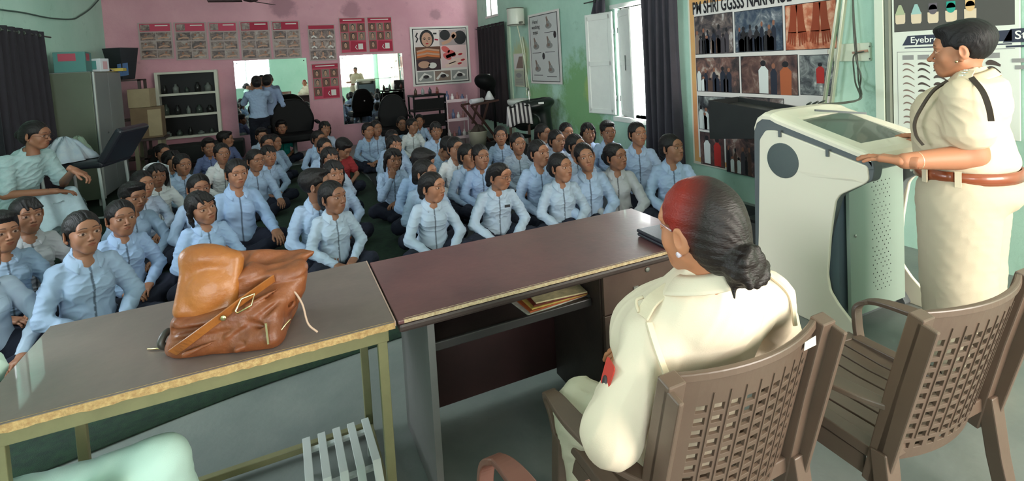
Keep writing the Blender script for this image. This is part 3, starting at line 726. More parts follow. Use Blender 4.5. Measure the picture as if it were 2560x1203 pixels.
for cx, cy in ((.74, .50), (.78, .60), (.72, .66)): F.stroke([(cx-.16, cy+.03), (cx, cy-.02), (cx+.14, cy-.01)], .028, flatm('hand_pale', 232, 200, 188), 3); F.ell(cx+.09, cy-.01, .04, .018, LIP, 4, rot=-.2)
F.rect(.07, .55, .48, .74, flatm('plum', 66, 44, 52), 2); F.ell(.20, .64, .10, .06, SKIN, 3); F.ell(.34, .66, .07, .05, PAPER, 3)
for q, c in enumerate((GREY, TAUPE, GREY)): F.rect(.08+q*.29, .76, .35+q*.29, .93, c, 2); F.stroke([(.11+q*.29, .90), (.2+q*.29, .80), (.31+q*.29, .86)], .02, PAPER, 3); F.ell(.22+q*.29, .85, .05, .03, DARK, 3)
F.build('poster_print', t)
# wall mirrors
mir_m = mat('mirror_silver', (.86, .90, .88), .015, metal=1.0)
def mirror(x0, y0, x1, y1, label):
    a = at(x0, y0, y=YB-.02); b = at(x1, y1, y=YB-.02)
    t = thing('wall_mirror', label, 'mirror', (0, 0, 0), 0, 'frameless mirrors on the pink wall')
    m = MB(); m.box((a.x, YB-.018, b.z), (b.x, YB-.010, a.z)); m.build('mirror_pane', mir_m, t)
    m = MB(); m.box((a.x-.004, YB-.011, b.z-.004), (b.x+.004, YB-.003, a.z+.004)); m.build('mirror_backing', mat('mirror_edge', srgb(120, 150, 140), .4), t)
    for px in (a.x+.05, b.x-.05):
        for pz in (a.z-.05, b.z+.05): MB().lathe([(.012, 0), (.010, .004)], (px, YB-.019, pz), 12, 'y').build('mirror_screw', MATS['dull_steel'], t)
    return t
mirror(584, 153, 779, 321, 'frameless wall mirror behind the two standing girls, left of the pair')
mirror(849, 140, 1016, 296, 'frameless wall mirror above the black salon chair, right of the pair')
# ---------------------------------------------------------------- floor mats, tables
mat_green = mat('mat_dark_green', srgb(26, 42, 34), .95, rgb2=srgb(34, 58, 40), nscale=22, bump=.5, bscale=300)
mat_grey = mat('mat_charcoal', srgb(34, 36, 40), .95, rgb2=srgb(44, 46, 48), nscale=18, bump=.5, bscale=300)
def rug(x0, x1, y0, y1, z, m, label):
    b = MB().grid(lambda u, v: (x0+(x1-x0)*u + .02*math.sin(v*17+x0), (y0 if x0 > 0 or u > .85 else y0-.6*(.85-u)/.85)*(1-v) + y1*v + .02*math.sin(u*13), z+.0015*math.sin(u*30+v*21)), 40, 40)
    o = b.build('floor_mat', m, solid=.006, fix=False); tag(o, label, 'mat', 'mats the students sit on'); return o
rug(-2.55, 1.08, 3.02, 9.9, .006, mat_green, 'dark green floor mat spread under the left half of the seated students')
rug(1.10, 4.2, 2.95, 9.4, .007, mat_grey, 'charcoal floor mat under the students on the right, below the window')
lam = mat('laminate_maroon', srgb(110, 70, 70), .34, rgb2=srgb(92, 58, 60), nscale=3, bump=.06, bscale=40, coat=.25)
lam2 = mat('laminate_grey_brown', srgb(122, 106, 100), .42, rgb2=srgb(104, 90, 86), nscale=2.2, bump=.05, bscale=40, coat=.1)
chip = mat('raw_chipboard', srgb(192, 160, 108), .85, rgb2=srgb(156, 120, 76), nscale=70, bump=.5, bscale=120)
darkw = mat('dark_board', srgb(66, 52, 48), .5, rgb2=srgb(52, 40, 38), nscale=6, bump=.1)
olive = mat('olive_metal', srgb(122, 118, 84), .5, spec=.4, noise=.15, nscale=12)
greyb = mat('grey_board', srgb(112, 108, 106), .55, noise=.1, nscale=7)
def edge_strip(b, x0, x1, y, z0, z1, seed, amp):
    """a broken edge: the strip wanders a little along its length"""
    rs = random.Random(seed); n = 60
    pts = [(x0+(x1-x0)*i/n, amp*(rs.random()-.35)) for i in range(n+1)]
    V = []; F = []
    for x, d in pts: V += [(x, y-.001-max(d, 0)*.3, z0-max(d, 0)), (x, y-.001, z1), (x, y+.012, z1+.0012), (x, y+.012, z0)]
    for i in range(n):
        a = i*4; F += [(a, a+4, a+5, a+1), (a+1, a+5, a+6, a+2), (a+3, a+7, a+4, a)]
    b.add(V, F)
# near-left table on olive tube legs
t = thing('table', 'grey brown topped table on olive tube legs with the brown bag on it', 'table', group=None)
X0, X1, Y0, Y1, ZT = -.80, .298, 1.715, 2.335, .745
MB().box((X0, Y0, ZT-.022), (X1, Y1, ZT)).build('tabletop', lam2, t, bevel=.002)
b = MB(); edge_strip(b, X0, X1, Y0-.001, ZT-.021, ZT-.001, 4, .006); b.build('chipped_edge', chip, t, fix=False)['label'] = 'raw yellow chipboard edge where the laminate has broken off'
b = MB(); b.bar((X0+.03, Y0+.03, ZT-.045), (X1-.02, Y0+.03, ZT-.045), .03, .045); b.bar((X0+.03, Y1-.04, ZT-.045), (X1-.02, Y1-.04, ZT-.045), .03, .045)
b.bar((X0+.045, Y0+.03, ZT-.045), (X0+.045, Y1-.04, ZT-.045), .03, .045); b.bar((X1-.04, Y0+.03, ZT-.045), (X1-.04, Y1-.04, ZT-.045), .03, .045); b.build('table_frame', olive, t, bevel=.003)
for lx in (X0+.075, X1-.042):
    for ly in (Y0+.03, Y1-.055):
        MB().bar((lx, ly, .0), (lx, ly, ZT-.05), .032, .026).build('leg', olive, t, bevel=.003)
MB().bar((X0+.075, Y1-.055, .035), (X1-.042, Y1-.055, .035), .028).build('floor_rail', olive, t, bevel=.003)
MB().bar((X1-.042, Y1-.055, .035), (X1-.042, Y0+.03, .035), .028).build('floor_rail', olive, t, bevel=.003)
MB().bar((X0+.075, Y1-.055, .035), (X0+.075, Y0+.03, .035), .028).build('floor_rail', olive, t, bevel=.003)
MB().box((X1-.0005, Y0+.004, ZT-.016), (X1+.004, Y1-.004, ZT+.001)).build('edge_trim', mat('pale_trim', srgb(176, 146, 132), .6), t)
# maroon desk with drawers
t = thing('desk', 'maroon laminate desk with a drawer pedestal and kneehole in front of the seated officer', 'desk')
X0, X1 = .309, 1.725
MB().box((X0, Y0, ZT-.014), (X1, Y1-.03, ZT)).build('desktop', lam, t, bevel=.004)
b = MB(); edge_strip(b, X0+.02, X1, Y0-.001, ZT-.011, ZT-.001, 9, .002); b.build('chipped_edge', mat('pale_chipboard', srgb(206, 184, 150), .85, rgb2=srgb(170, 140, 104), nscale=90, bump=.4, bscale=150), t, fix=False)['label'] = 'pale chipped front edge'
MB().box((X0+.002, Y0+.001, ZT-.046), (X1-.002, Y1-.032, ZT-.015)).build('edge_band', darkw, t, bevel=.010)
MB().box((.416, Y0+.045, 0), (.442, Y1-.08, ZT-.046)).build('side_panel', greyb, t, bevel=.001)
MB().box((1.680, Y0+.045, 0), (1.706, Y1-.08, ZT-.046)).build('side_panel', darkw, t, bevel=.001)
MB().box((.442, Y1-.13, .06), (1.68, Y1-.112, ZT-.046)).build('modesty_panel', mat('maroon_board', srgb(62, 34, 34), .5, noise=.2), t)
MB().box((1.150, Y0+.062, .04), (1.680, Y1-.14, ZT-.05)).build('drawer_pedestal', darkw, t)
ped = mat('drawer_front', srgb(92, 72, 64), .42, rgb2=srgb(76, 56, 50), nscale=4, bump=.05)
steel = mat('bright_steel', srgb(196, 194, 190), .3, metal=.9)
for k, (za, zb_) in enumerate(((.52, .692), (.34, .515), (.06, .335))):
    d = MB().box((1.158, Y0+.043, za), (1.676, Y0+.060, zb_)).build('drawer', ped, t, bevel=.002)
    hx = 1.385; hz = za + (zb_-za)*.45; 
    if k == 1: hx, hz = 1.27, .43
    h = MB(); yy = Y0+.042
    for s in (-1, 1): h.box((hx+s*.066-.012, yy-.004, hz-.013), (hx+s*.066+.012, yy, hz+.013)); 
    h.tube([(hx-.064, yy-.004, hz), (hx-.048, yy-.024, hz), (hx+.048, yy-.024, hz), (hx+.064, yy-.004, hz)], .0055, 8); h.build('handle', steel, d)
    if k == 0: MB().lathe([(.0115, -.003), (.0115, -.001), (.004, -.004)], (hx, Y0+.042, .668), 20, 'y').build('lock', steel, d)
sh = MB().box((.450, Y0+.13, .548), (1.148, Y1-.14, .562)).build('keyboard_shelf', darkw, t)
MB().bar((.452, Y0+.125, .552), (1.146, Y0+.125, .552), .014, .034).build('shelf_lip', mat('shelf_edge', srgb(58, 54, 54), .35), t, bevel=.004)
for q in range(2):
    MB().box((.442 + q*.702, Y0+.14, .545), (.450 + q*.702, Y1-.16, .575)).build('shelf_runner', MATS['dull_steel'], t)
mags = [srgb(222, 214, 196), srgb(196, 96, 52), srgb(214, 178, 92), srgb(120, 46, 34), srgb(226, 206, 160)]
for k in range(5):
    o = MB().box((-.15 + .006*k, -.11, 0), (.15 - .01*k, .10, .006)).build('magazine', mat('magazine_%d' % k, mags[k], .5, rgb2=tuple(c*.6 for c in mags[k]), nscale=25), bevel=.001)
    o.location = (.99 + .012*k, Y0+.255, .5625 + k*.0066); o.rotation_euler = (0, 0, .10 - .05*k)
    tag(o, ['cream covered magazine at the bottom of the pile on the desk shelf', 'orange magazine second from the bottom of the pile in the kneehole', 'yellow magazine in the middle of the pile on the desk shelf', 'dark red magazine second from the top of the pile', 'pale magazine on top of the pile under the desktop'][k], 'magazine', 'magazines on the desk shelf')
# black case on the desk
t = thing('padded_case', 'flat black padded case lying on the right end of the maroon desk', 'case', (1.585, 1.845, ZT), -.05)
blk = mat('black_vinyl', srgb(40, 38, 48), .38, spec=.6, bump=.1, bscale=200)
MB().box((-.115, -.12, .002), (.13, .085, .017)).build('case_base', blk, t, bevel=.006); MB().box((-.118, -.123, .019), (.132, .087, .034)).build('case_lid', blk, t, bevel=.008, seg=3)
z = MB(); z.tube([(-.117, -.12, .018), (.131, -.12, .018)], .0022, 6); z.build('zip', MATS['dull_steel'], t)
# ---------------------------------------------------------------- digital lectern (white kiosk)
def arc_pts(poly, n=6, r=.03):
    """round the corners of an outline"""
    out = []
    m = len(poly)
    for i in range(m):
        p0, p1, p2 = Vector(poly[i-1]), Vector(poly[i]), Vector(poly[(i+1) % m])
        rr = min(r, (p0-p1).length*.45, (p2-p1).length*.45)
        a = p1 + (p0-p1).normalized()*rr; c = p1 + (p2-p1).normalized()*rr
        for k in range(n+1):
            q = k/n; out.append(tuple((1-q)**2*a + 2*q*(1-q)*p1 + q*q*c))
    return out
kw = mat('kiosk_white', srgb(242, 230, 210), .35, spec=.5, coat=.2)
kd = mat('kiosk_dark_grey', srgb(96, 100, 102), .5)
kb = mat('kiosk_blue_grey', srgb(120, 134, 144), .5)
t = thing('digital_lectern', 'white and grey electronic lectern with a sloping screen under the standing officer\'s hand', 'lectern')
side = [(1.672, .0), (1.84, .0), (2.33, .0), (2.30, .40), (2.27, 1.02), (2.225, 1.082), (2.16, 1.088), (1.628, .957), (1.624, .885), (1.650, .860), (1.772, .780), (1.798, .740), (1.812, .66), (1.832, .53), (1.853, .31), (1.840, .225), (1.795, .165), (1.700, .075)]
side_r = arc_pts(side, 4, .016)
gs = [(1.79, .0), (2.345, .0), (2.335, .4), (2.320, 1.03), (2.312, 1.11), (2.25, 1.155), (2.17, 1.142), (1.610, .988), (1.598, .96), (1.612, .880), (1.66, .86), (1.80, .76), (1.86, .55), (1.90, .3), (1.85, .1)]
for x0, x1, xa, xb in ((2.692, 2.712, 2.704, 2.775), (3.368, 3.390, 3.315, 3.376)):
    MB().prism(side_r, x0, x1).build('side_panel', kw, t, bevel=.005)
    MB().prism(arc_pts(gs, 4, .03), xa if xa < 3 else xa, xb).build('side_frame', kd, t, bevel=.004)
# moulded crease of the side panel
MB().add([(2.6914, 1.64, .868), (2.686, 1.70, .878), (2.691, 2.02, .866), (2.6912, 1.95, .848), (2.691, 1.70, .866)], [(0, 1, 4), (1, 2, 3, 4)]).build('side_crease', kw, t)
grl = mat('speaker_mesh', srgb(96, 104, 104), .6, bump=.6, bscale=500)
sp = MB().lathe([(.001, -.0035), (.098, -.003), (.105, 0), (.105, .004)], (2.6905, 2.112, .912), 40, 'x').build('speaker_grille', grl, t)

for yy, zz in ((2.12, 1.082), (1.83, 1.008)): MB().box((2.680, yy-.007, zz-.03), (2.692, yy+.009, zz+.012)).build('catch', kd, t, bevel=.002)
MB().box((2.775, 1.84, .05), (3.315, 2.30, .98)).build('cabinet', kb, t)
dr = MB().box((2.80, 1.792, .06), (3.300, 1.812, .86)).build('rear_door', mat('kiosk_door', srgb(150, 164, 152), .5), t, bevel=.002)
pf = MB()
for i in range(5):
    for j in range(26):
        if (i*7+j*3) % 11 == 0: continue
        pf.lathe([(.0035, -.0006), (.0035, -.0002)], (3.0 + i*.036 + (.018 if j % 2 else 0), 1.7915, .17+j*.025), 8, 'y')
o = pf.build('vent_holes', mat('hole_black', (.02, .02, .02), .9), dr); o['kind'] = 'stuff'
MB().lathe([(.009, -.003), (.009, 0)], (2.845, 1.79, .52), 12, 'y').build('door_lock', MATS['bright_steel'], dr)
MB().box((2.775, 1.85, .0), (3.315, 2.30, .05)).build('plinth', kd, t)
# hood with sunk screen: surface over (y, x)
prof = [(1.610, .990), (1.625, 1.012), (1.66, 1.028), (1.80, 1.066), (1.95, 1.106), (2.08, 1.140), (2.16, 1.162), (2.22, 1.178), (2.275, 1.178), (2.315, 1.150), (2.335, 1.10)]
def hood_z(y):
    for (a, za), (b_, zb2) in zip(prof, prof[1:]):
        if a <= y <= b_: return za + (zb2-za)*(y-a)/(b_-a)
    return prof[-1][1]
xs = [2.700, 2.712, 2.735, 2.82, 2.821, 3.26, 3.261, 3.345, 3.375, 3.390]; 
ex = [-.014, -.004, 0, 0, 0, 0, 0, 0, -.004, -.014]
ys = [1.610, 1.625, 1.66, 1.735, 1.736, 1.80, 1.95, 2.05, 2.105, 2.106, 2.16, 2.22, 2.275, 2.315, 2.335]
V = []; F = []
for i, x in enumerate(xs):
    for j, y in enumerate(ys):
        crown = .030*math.sin(math.pi*(x-2.67)/.745)*max(0, (y-1.9)/.4); zz = hood_z(y) + ex[i] + crown
        if 4 <= i <= 5 and 4 <= j <= 8: zz -= .018
        yy = y - (.03*(abs(x-3.04)/.37)**3 if y > 2.2 else 0); V.append((x, yy, zz))
n = len(ys)
for i in range(len(xs)-1):
    for j in range(n-1): F.append((i*n+j, (i+1)*n+j, (i+1)*n+j+1, i*n+j+1))
base = len(V)
V += [(x, y, z-.020) for x, y, z in V[:]]
F += [(a+base, d+base, c+base, b2+base) for a, b2, c, d in F[:]]
L_ = len(xs)-1
ring = [i*n for i in range(L_+1)] + [L_*n+j for j in range(1, n)] + [i*n+n-1 for i in range(L_-1, -1, -1)] + [j for j in range(n-2, 0, -1)]
F += [(a, b2, b2+base, a+base) for a, b2 in zip(ring, ring[1:]+ring[:1])]
hood = MB().add(V, F).build('hood', kw, t, bevel=.005, seg=3)
sc = MB(); zc = lambda y: hood_z(y) - .0125
sc.add([(2.815, 1.740, zc(1.74)), (3.267, 1.740, zc(1.74)), (3.267, 2.102, zc(2.10)+.02), (2.815, 2.102, zc(2.10)+.005)], [(0, 1, 2, 3)])
sc.build('screen', mat('screen_glass', srgb(84, 92, 82), .28, spec=.6, coat=.3), t)
MB().prism([(1.606, .985), (1.60, .945), (1.63, .935), (1.66, .960), (1.66, .99)], 2.70, 3.388).build('front_lip', kd, t, bevel=.004)
MB().bar((3.00, 2.118, 1.184), (3.29, 1.99, 1.146), .012).build('document_stop', kd, t)
# black lectern behind it
t = thing('lectern', 'black wooden lectern with a sunk top standing behind the white one by the photo banner', 'lectern', (4.02, 3.42, 0), .06)
bk = mat('black_wood', srgb(34, 36, 36), .45, noise=.2, nscale=8)
pr = [(-.34, .80), (.36, .72), (.36, 1.10), (-.34, 1.03)]
for xx in (-.20, .20): MB().prism(pr, xx-.011, xx+.011).build('side_board', bk, t, bevel=.002)
MB().box((-.20, .34, .72), (.20, .36, 1.10)).build('back_board', bk, t, bevel=.002)
MB().box((-.20, -.34, .80), (.20, -.32, 1.03)).build('front_board', bk, t, bevel=.002)
MB().add([(-.19, -.28, .985), (.19, -.28, .985), (.19, .31, 1.045), (-.19, .31, 1.045)], [(0, 1, 2, 3)]).build('writing_top', mat('black_top', srgb(60, 62, 58), .35), t, solid=.012)
MB().box((-.17, -.32, .04), (.17, -.12, .78)).build('stand', bk, t); MB().box((-.23, -.36, 0), (.23, -.02, .04)).build('foot_board', bk, t, bevel=.003)
# ---------------------------------------------------------------- brown plastic chairs
plb = mat('brown_plastic', srgb(104, 84, 71), .36, spec=.55, noise=.12, nscale=5, bump=.04, bscale=60)
def sweep(b, pts, w, h, side=(1, 0, 0)):
    """a flat band w wide, h thick along pts; side = its width direction at each point (list or one)"""
    V = []; n = len(pts)
    for i, p in enumerate(pts):
        p = Vector(p); t_ = (Vector(pts[min(i+1, n-1)]) - Vector(pts[max(i-1, 0)])).normalized()
        sd = Vector(side[i] if isinstance(side, list) else side); sd = (sd - t_*sd.dot(t_)).normalized(); u = t_.cross(sd)
        ww = w[i] if isinstance(w, list) else w
        for a, c in ((-1, -1), (1, -1), (1, 1), (-1, 1)): V.append(p + sd*a*ww/2 + u*c*h/2)
    F = [(0, 1, 2, 3), tuple(4*(n-1)+k for k in (3, 2, 1, 0))]
    for i in range(n-1):
        for k in range(4): F.append((4*i+k, 4*(i+1)+k, 4*(i+1)+(k+1) % 4, 4*i+(k+1) % 4))
    return b.add(V, F)
def spline(pts, n=8):
    P = [Vector(p) for p in pts]; P = [P[0]*2-P[1]] + P + [P[-1]*2-P[-2]]; out = []
    for i in range(1, len(P)-2):
        for k in range(n):
            t_ = k/n; out.append(.5*((2*P[i]) + (P[i+1]-P[i-1])*t_ + (2*P[i-1]-5*P[i]+4*P[i+1]-P[i+2])*t_*t_ + (3*P[i]-P[i-1]-3*P[i+1]+P[i+2])*t_**3))
    out.append(P[-2]); return out
def back_y(z): return .165 + (z-.42)*.262
def make_chair(label, loc, rz, sticker=False, m=None, w=.262):
    m = m or plb
    t = thing('plastic_chair', label, 'chair', loc, rz, 'brown plastic armchairs behind the tables')
    for s in (-1, 1):
        b = MB(); sweep(b, [(s*w, back_y(.30)+.01, .30), (s*w, back_y(.62), .62), (s*w, back_y(.86), .862)], .052, .040); 
        sweep(b, [(s*(w+.018), back_y(.30)+.03, .30), (s*(w+.018), back_y(.62)+.03, .62), (s*(w+.018), back_y(.845)+.03, .845)], .016, .05)
        b.build('back_post', m, t, bevel=.004)
        sweep_pts = [(s*(w+.005), back_y(.4)+.02, .42), (s*(w+.012), .20, .22), (s*(w+.02), .235, .0)]
        sweep(MB(), sweep_pts, [.06, .055, .045], .045).build('leg', m, t, bevel=.004)
        sweep(MB(), [(s*(w+.005), -.235, .40), (s*(w+.015), -.245, .2), (s*(w+.02), -.25, .0)], [.06, .055, .045], .045).build('leg', m, t, bevel=.004)
        ap = spline([(s*(w+.010), back_y(.56)-.01, .560), (s*(w+.045), .10, .568), (s*(w+.062), -.06, .566), (s*(w+.052), -.20, .556), (s*(w+.035), -.262, .520), (s*(w+.02), -.260, .46), (s*(w+.012), -.245, .38)], 7)
        nn = len(ap); wd = [.036 + .030*math.sin(math.pi*min(1, i/(nn*.55))) if i < nn*.55 else .045 for i in range(nn)]
        sweep(MB(), ap, wd, .018).build('armrest', m, t, bevel=.004)
    # perforated back panel, bowed backwards
    nc, nr = 9, 11; zt, zb_ = .80, .42; b = MB()
    def P(u, z):
        x = -w+.024 + (2*w-.048)*u; c = 1-((u-.5)*2)**2
        return (x, back_y(z) + .050*c - .008, z)
    us = [0]; 
    for i in range(nc): a = .075 + i*.0945; us += [a, a+.056]
    us.append(1.0)
    zs = [.848, zt-.055]
    for j in range(nr): a = zt-.055 - j*.0335 - .012; zs += [a, a-.019] if j else [a-.019]
    zs = [.848]; z = zt-.035
    for j in range(nr): zs += [z, z-.0215]; z -= .0360
    zs.append(.345)
    V = [P(u, z) for u in us for z in zs]; n = len(zs); F = []
    for i in range(len(us)-1):
        for j in range(n-1):
            hole = (i % 2 == 1) and (j % 2 == 1)
            if not hole: F.append((i*n+j, (i+1)*n+j, (i+1)*n+j+1, i*n+j+1))
    b.add(V, F, False); b.build('back_panel', m, t, solid=.009, bevel=.0012)
    r = MB(); sweep(r, [Vector(P(k/14, .850)) for k in range(15)], .022, .016, (0, 0, 1)); r.build('top_rail', m, t, bevel=.004)
    for k in range(nc+1):
        u = .0560 + k*.0945
        if 0 < k < nc: 
            q = MB(); sweep(q, [Vector(P(u, z)) + Vector((0, .005, 0)) for z in (.80, .64, .52, .42)], .0022, .005); q.build('back_rib', m, t)
    # seat of slats
    fr = MB(); 
    sweep(fr, [(-w+.01, -.25, .395), (-w+.01, .16, .385)], .05, .035); sweep(fr, [(w-.01, -.25, .395), (w-.01, .16, .385)], .05, .035)
    sweep(fr, [(-w, -.262, .385), (0, -.285, .385), (w, -.262, .385)], .05, .045, (0, 0, 1)); sweep(fr, [(-w, .16, .385), (w, .16, .385)], .045, .03, (0, 0, 1)); fr.build('seat_frame', m, t, bevel=.004)
    for k in range(7):
        x = -w+.062 + k*(2*w-.124)/6; sweep(MB(), [(x, -.255, .400), (x, -.10, .388), (x, .15, .392)], .058, .010).build('seat_slat', m, t, bevel=.002)
    for k, (px, py, d) in enumerate(((-w, -1, 0), (w, 1, 0))):
        sweep(MB(), [(px, -.245, .33), (px, .12, .33)], .012, .06, (1, 0, 0)).build('side_apron', m, t)
    if sticker:
        x, y, z = P(.13, .828); MB().add([(x-.028, y+.012, z-.014), (x+.022, y+.014, z-.014), (x+.026, y+.020, z+.012), (x-.022, y+.016, z+.014)], [(0, 1, 2, 3)]).build('sticker', mat('sticker_white', srgb(226, 222, 210), .4), t, solid=.001)
    return t
make_chair('brown plastic armchair the officer with the bun is sitting in', (1.018, 1.175, 0), math.pi+.01, True)
make_chair('empty brown plastic armchair at the right edge behind the white lectern', (1.785, 1.055, 0), math.pi-.03)
make_chair('reddish brown plastic armchair mostly out of view left of the occupied chair', (.15, 1.00, 0), math.pi+.02, m=mat('red_brown_plastic', srgb(120, 78, 66), .38, spec=.5))
# ---------------------------------------------------------------- white slatted rack under the near table
wp = mat('white_plastic', srgb(196, 200, 196), .45)
t = thing('slatted_rack', 'low white slatted plastic rack on the floor under the right end of the near table', 'rack', (.085, 2.02, 0), .0)
for k in range(5):
    x = -.085 + k*.058; sweep(MB(), [(x, .20, .11), (x, -.10, .14), (x, -.16, .10), (x-.0, -.17, .01)], .030, .010).build('slat', wp, t, bevel=.002)
for y in (.13, -.08): sweep(MB(), [(-.10, y, .105), (.16, y, .105)], .02, .012, (0, 1, 0)).build('cross_bar', wp, t)
for x in (-.09, .15):
    for y in (.13, -.08): MB().bar((x, y, 0), (x, y, .105), .016).build('leg', wp, t)
# ---------------------------------------------------------------- brown leather bag
lea = mat('tan_leather', srgb(142, 80, 42), .46, rgb2=srgb(116, 62, 34), nscale=7, spec=.5, bump=.35, bscale=40, coat=.03, vcol=True)
t = thing('leather_bag', 'slouching tan leather backpack lying on the grey brown table', 'bag', (-.165, 1.91, ZT), math.radians(-14)); t.scale = (.95, .95, .97)
v = Vol((-.26, -.22, -.01), (.30, .26, .34), .0050)
v.box((-.01, .0, .065), (.175, .135, .075), .045, k=.03)
v.box((-.045, .035, .145), (.115, .095, .11), .04, rotm(.12, .10, .05), k=.04)
v.box((.09, .05, .165), (.115, .085, .055), .020, rotm(.10, .06, .15), k=.035)
v.cone((.12, .04, .20), (.232, .085, .222), .030, .010, k=.03); v.cone((.08, .10, .21), (.215, .13, .205), .030, .012, k=.03)
v.cone((.15, -.02, .12), (.20, .02, .19), .05, .02, k=.04)
v.cone((-.17, -.08, .025), (.13, -.13, .035), .040, .035, k=.03)
v.ell((.115, .055, .262), (.105, .05, .050), rotm(.1, -.12, .2), k=.015, mode='sub')
v.ell((.02, -.02, .27), (.03, .12, .06), rotm(0, .5, 0), k=.015, mode='sub')
rs = random.Random(12)
for a, b_, r in (((-.15, -.125, .115), (.02, -.125, .085), .013), ((.0, -.14, .06), (.10, -.125, .115), .011), ((.03, -.155, .02), (.13, -.13, .065), .011), ((-.12, -.16, .03), (-.02, -.155, .06), .010), ((.14, -.06, .06), (.17, -.02, .14), .010), ((-.17, .0, .06), (-.15, .02, .16), .010), ((.06, -.12, .14), (.16, -.06, .17), .009)):
    v.cone(a, b_, r, r*.4, k=.012)
for a, b_, r in (((-.06, -.175, .085), (.05, -.155, .035), .012), ((.01, -.155, .135), (.12, -.125, .06), .010), ((-.16, -.125, .09), (.03, -.145, .105), .010), ((.09, -.15, .10), (.15, -.09, .13), .009), ((-.10, -.17, .01), (.0, -.17, .045), .008), ((.17, -.05, .10), (.19, .0, .16), .008)):
    v.cone(a, b_, r, r*.4, k=.010, mode='sub')
P_ = np.stack(np.meshgrid(*v.ax, indexing='ij'), -1); v.f += (.0035*vnoise(P_, 4, 30) + .0040*(1-np.minimum(np.abs(vnoise(P_*np.array([1, 1, 1.7]), 8, 34, 3))/.35, 1))).astype(np.float32)
v.f = np.maximum(v.f, (.001 - np.broadcast_to(v.ax[2][None, None, :], v.f.shape)).astype(np.float32))
V, Q = v.mesh(); link(make_mesh('bag_body', V, Q, np.ones((len(V), 3))*(.85+.15*vnoise(V, 3, 9))[:, None]), lea, 'bag_body', t)
# lighter flap: a domed front panel with a raised rim
v = Vol((-.24, -.16, .07), (.10, .15, .36), .0045)
R_ = rotm(-.30, .16, .10)
v.box((-.070, -.060, .205), (.094, .030, .105), .028, R_, k=.01)
v.ell((-.082, -.035, .285), (.078, .050, .045), R_, k=.03)
v.ell((-.068, -.120, .215), (.066, .036, .078), R_, k=.012, mode='sub')
v.ell((-.065, -.092, .20), (.05, .018, .05), R_, k=.03)
P_ = np.stack(np.meshgrid(*v.ax, indexing='ij'), -1); v.f += (.0030*vnoise(P_, 14, 34)).astype(np.float32)
V, Q = v.mesh(); o = link(make_mesh('front_flap', V, Q, np.ones((len(V), 3))), mat('honey_leather', srgb(162, 98, 42), .42, rgb2=srgb(136, 78, 34), nscale=6, spec=.5, bump=.3, bscale=40, coat=.05), 'front_flap', t); o['label'] = 'lighter honey coloured rounded flap'
gold = mat('pale_gold_metal', srgb(220, 196, 150), .28, metal=1.0)
hl = MATS['honey_leather']
sweep(MB(), spline([(-.165, -.135, .03), (-.10, -.162, .075), (-.01, -.155, .13), (.055, -.12, .165), (.13, -.05, .195)], 6), .030, .005, (0, -.5, 1)).build('strap', hl, t, bevel=.001)
bk_ = MB(); bk_.tube([(.040, -.152, .135), (.080, -.140, .150), (.088, -.125, .180), (.050, -.135, .172), (.034, -.150, .142), (.040, -.152, .135)], .0035, 8); bk_.build('buckle', gold, t)
MB().lathe([(.008, -.003), (.010, 0)], (.002, -.163, .130), 14, 'y').build('rivet', gold, t)
MB().bar((.125, -.160, .095), (.130, -.168, .03), .006).build('zip_pull', gold, t)
MB().tube(spline([(.15, -.13, .03), (.165, -.125, .055), (.185, -.10, .07)], 5), .003, 6).build('zip', gold, t)
MB().tube(spline([(.13, -.02, .155), (.18, -.04, .145), (.215, -.06, .10), (.235, -.085, .04), (.265, -.09, .008)], 6), .0035, 6).build('drawstring', mat('string_pale', srgb(190, 160, 140), .8), t)
MB().tube(spline([(-.195, -.02, .035), (-.215, -.05, .06), (-.225, -.075, .035), (-.205, -.06, .012)], 6), .012, 8).build('side_clip', mat('dark_clip', srgb(60, 56, 50), .4), t)
MB().tube([(-.215, -.05, .006), (-.285, -.035, .006)], .0035, 8).build('strap_pin', gold, t)
# ---------------------------------------------------------------- people: shared materials and builders
m_skin = mat('skin', srgb(160, 112, 88), .5, spec=.35, vcol=True, ocol=True, sss=.08, bump=.03, bscale=400)
m_hair = mat('black_hair', srgb(22, 18, 18), .5, spec=.28, ocol=True, bump=.5, bscale=260, stretch=(1, .15, .15))
m_shirt = mat('school_shirt', (1, 1, 1), .85, spec=.2, vcol=True, ocol=True, bump=.12, bscale=350)
m_trou = mat('dark_trousers', srgb(34, 36, 48), .9, spec=.2, bump=.12, bscale=300, ocol=True)
CO = {'b': srgb(154, 172, 198), 'b2': srgb(146, 168, 200), 'b3': srgb(166, 180, 198), 'w': srgb(214, 214, 216), 'g': srgb(168, 168, 172), 't': srgb(38, 146, 138), 'r': srgb(150, 50, 52), 'v': srgb(106, 116, 156), 'p': srgb(172, 182, 202)}
LEANS = {'lap': (.02, .12), 'clasp': (.10, .20), 'knees': (.06, .14), 'chin': (.12, .12)}
HV, HQ = head_mesh(); HV2, HQ2 = head_mesh(nose=1.04, jaw=1.15, cheek=1.1); HV3, HQ3 = head_mesh(nose=.98, jaw=.88, cheek=.92)
HCOL = [head_color(HV), head_color(HV2), head_color(HV3)]; HEADS = [(HV, HQ), (HV2, HQ2), (HV3, HQ3)]
HP = {}; HAIR = {}; ARM = {}; SHIRT = {}; LEG = {}; COLR = {}
def hair_of(st):
    if st not in HAIR: HAIR[st] = hair_mesh(st)
    return HAIR[st]
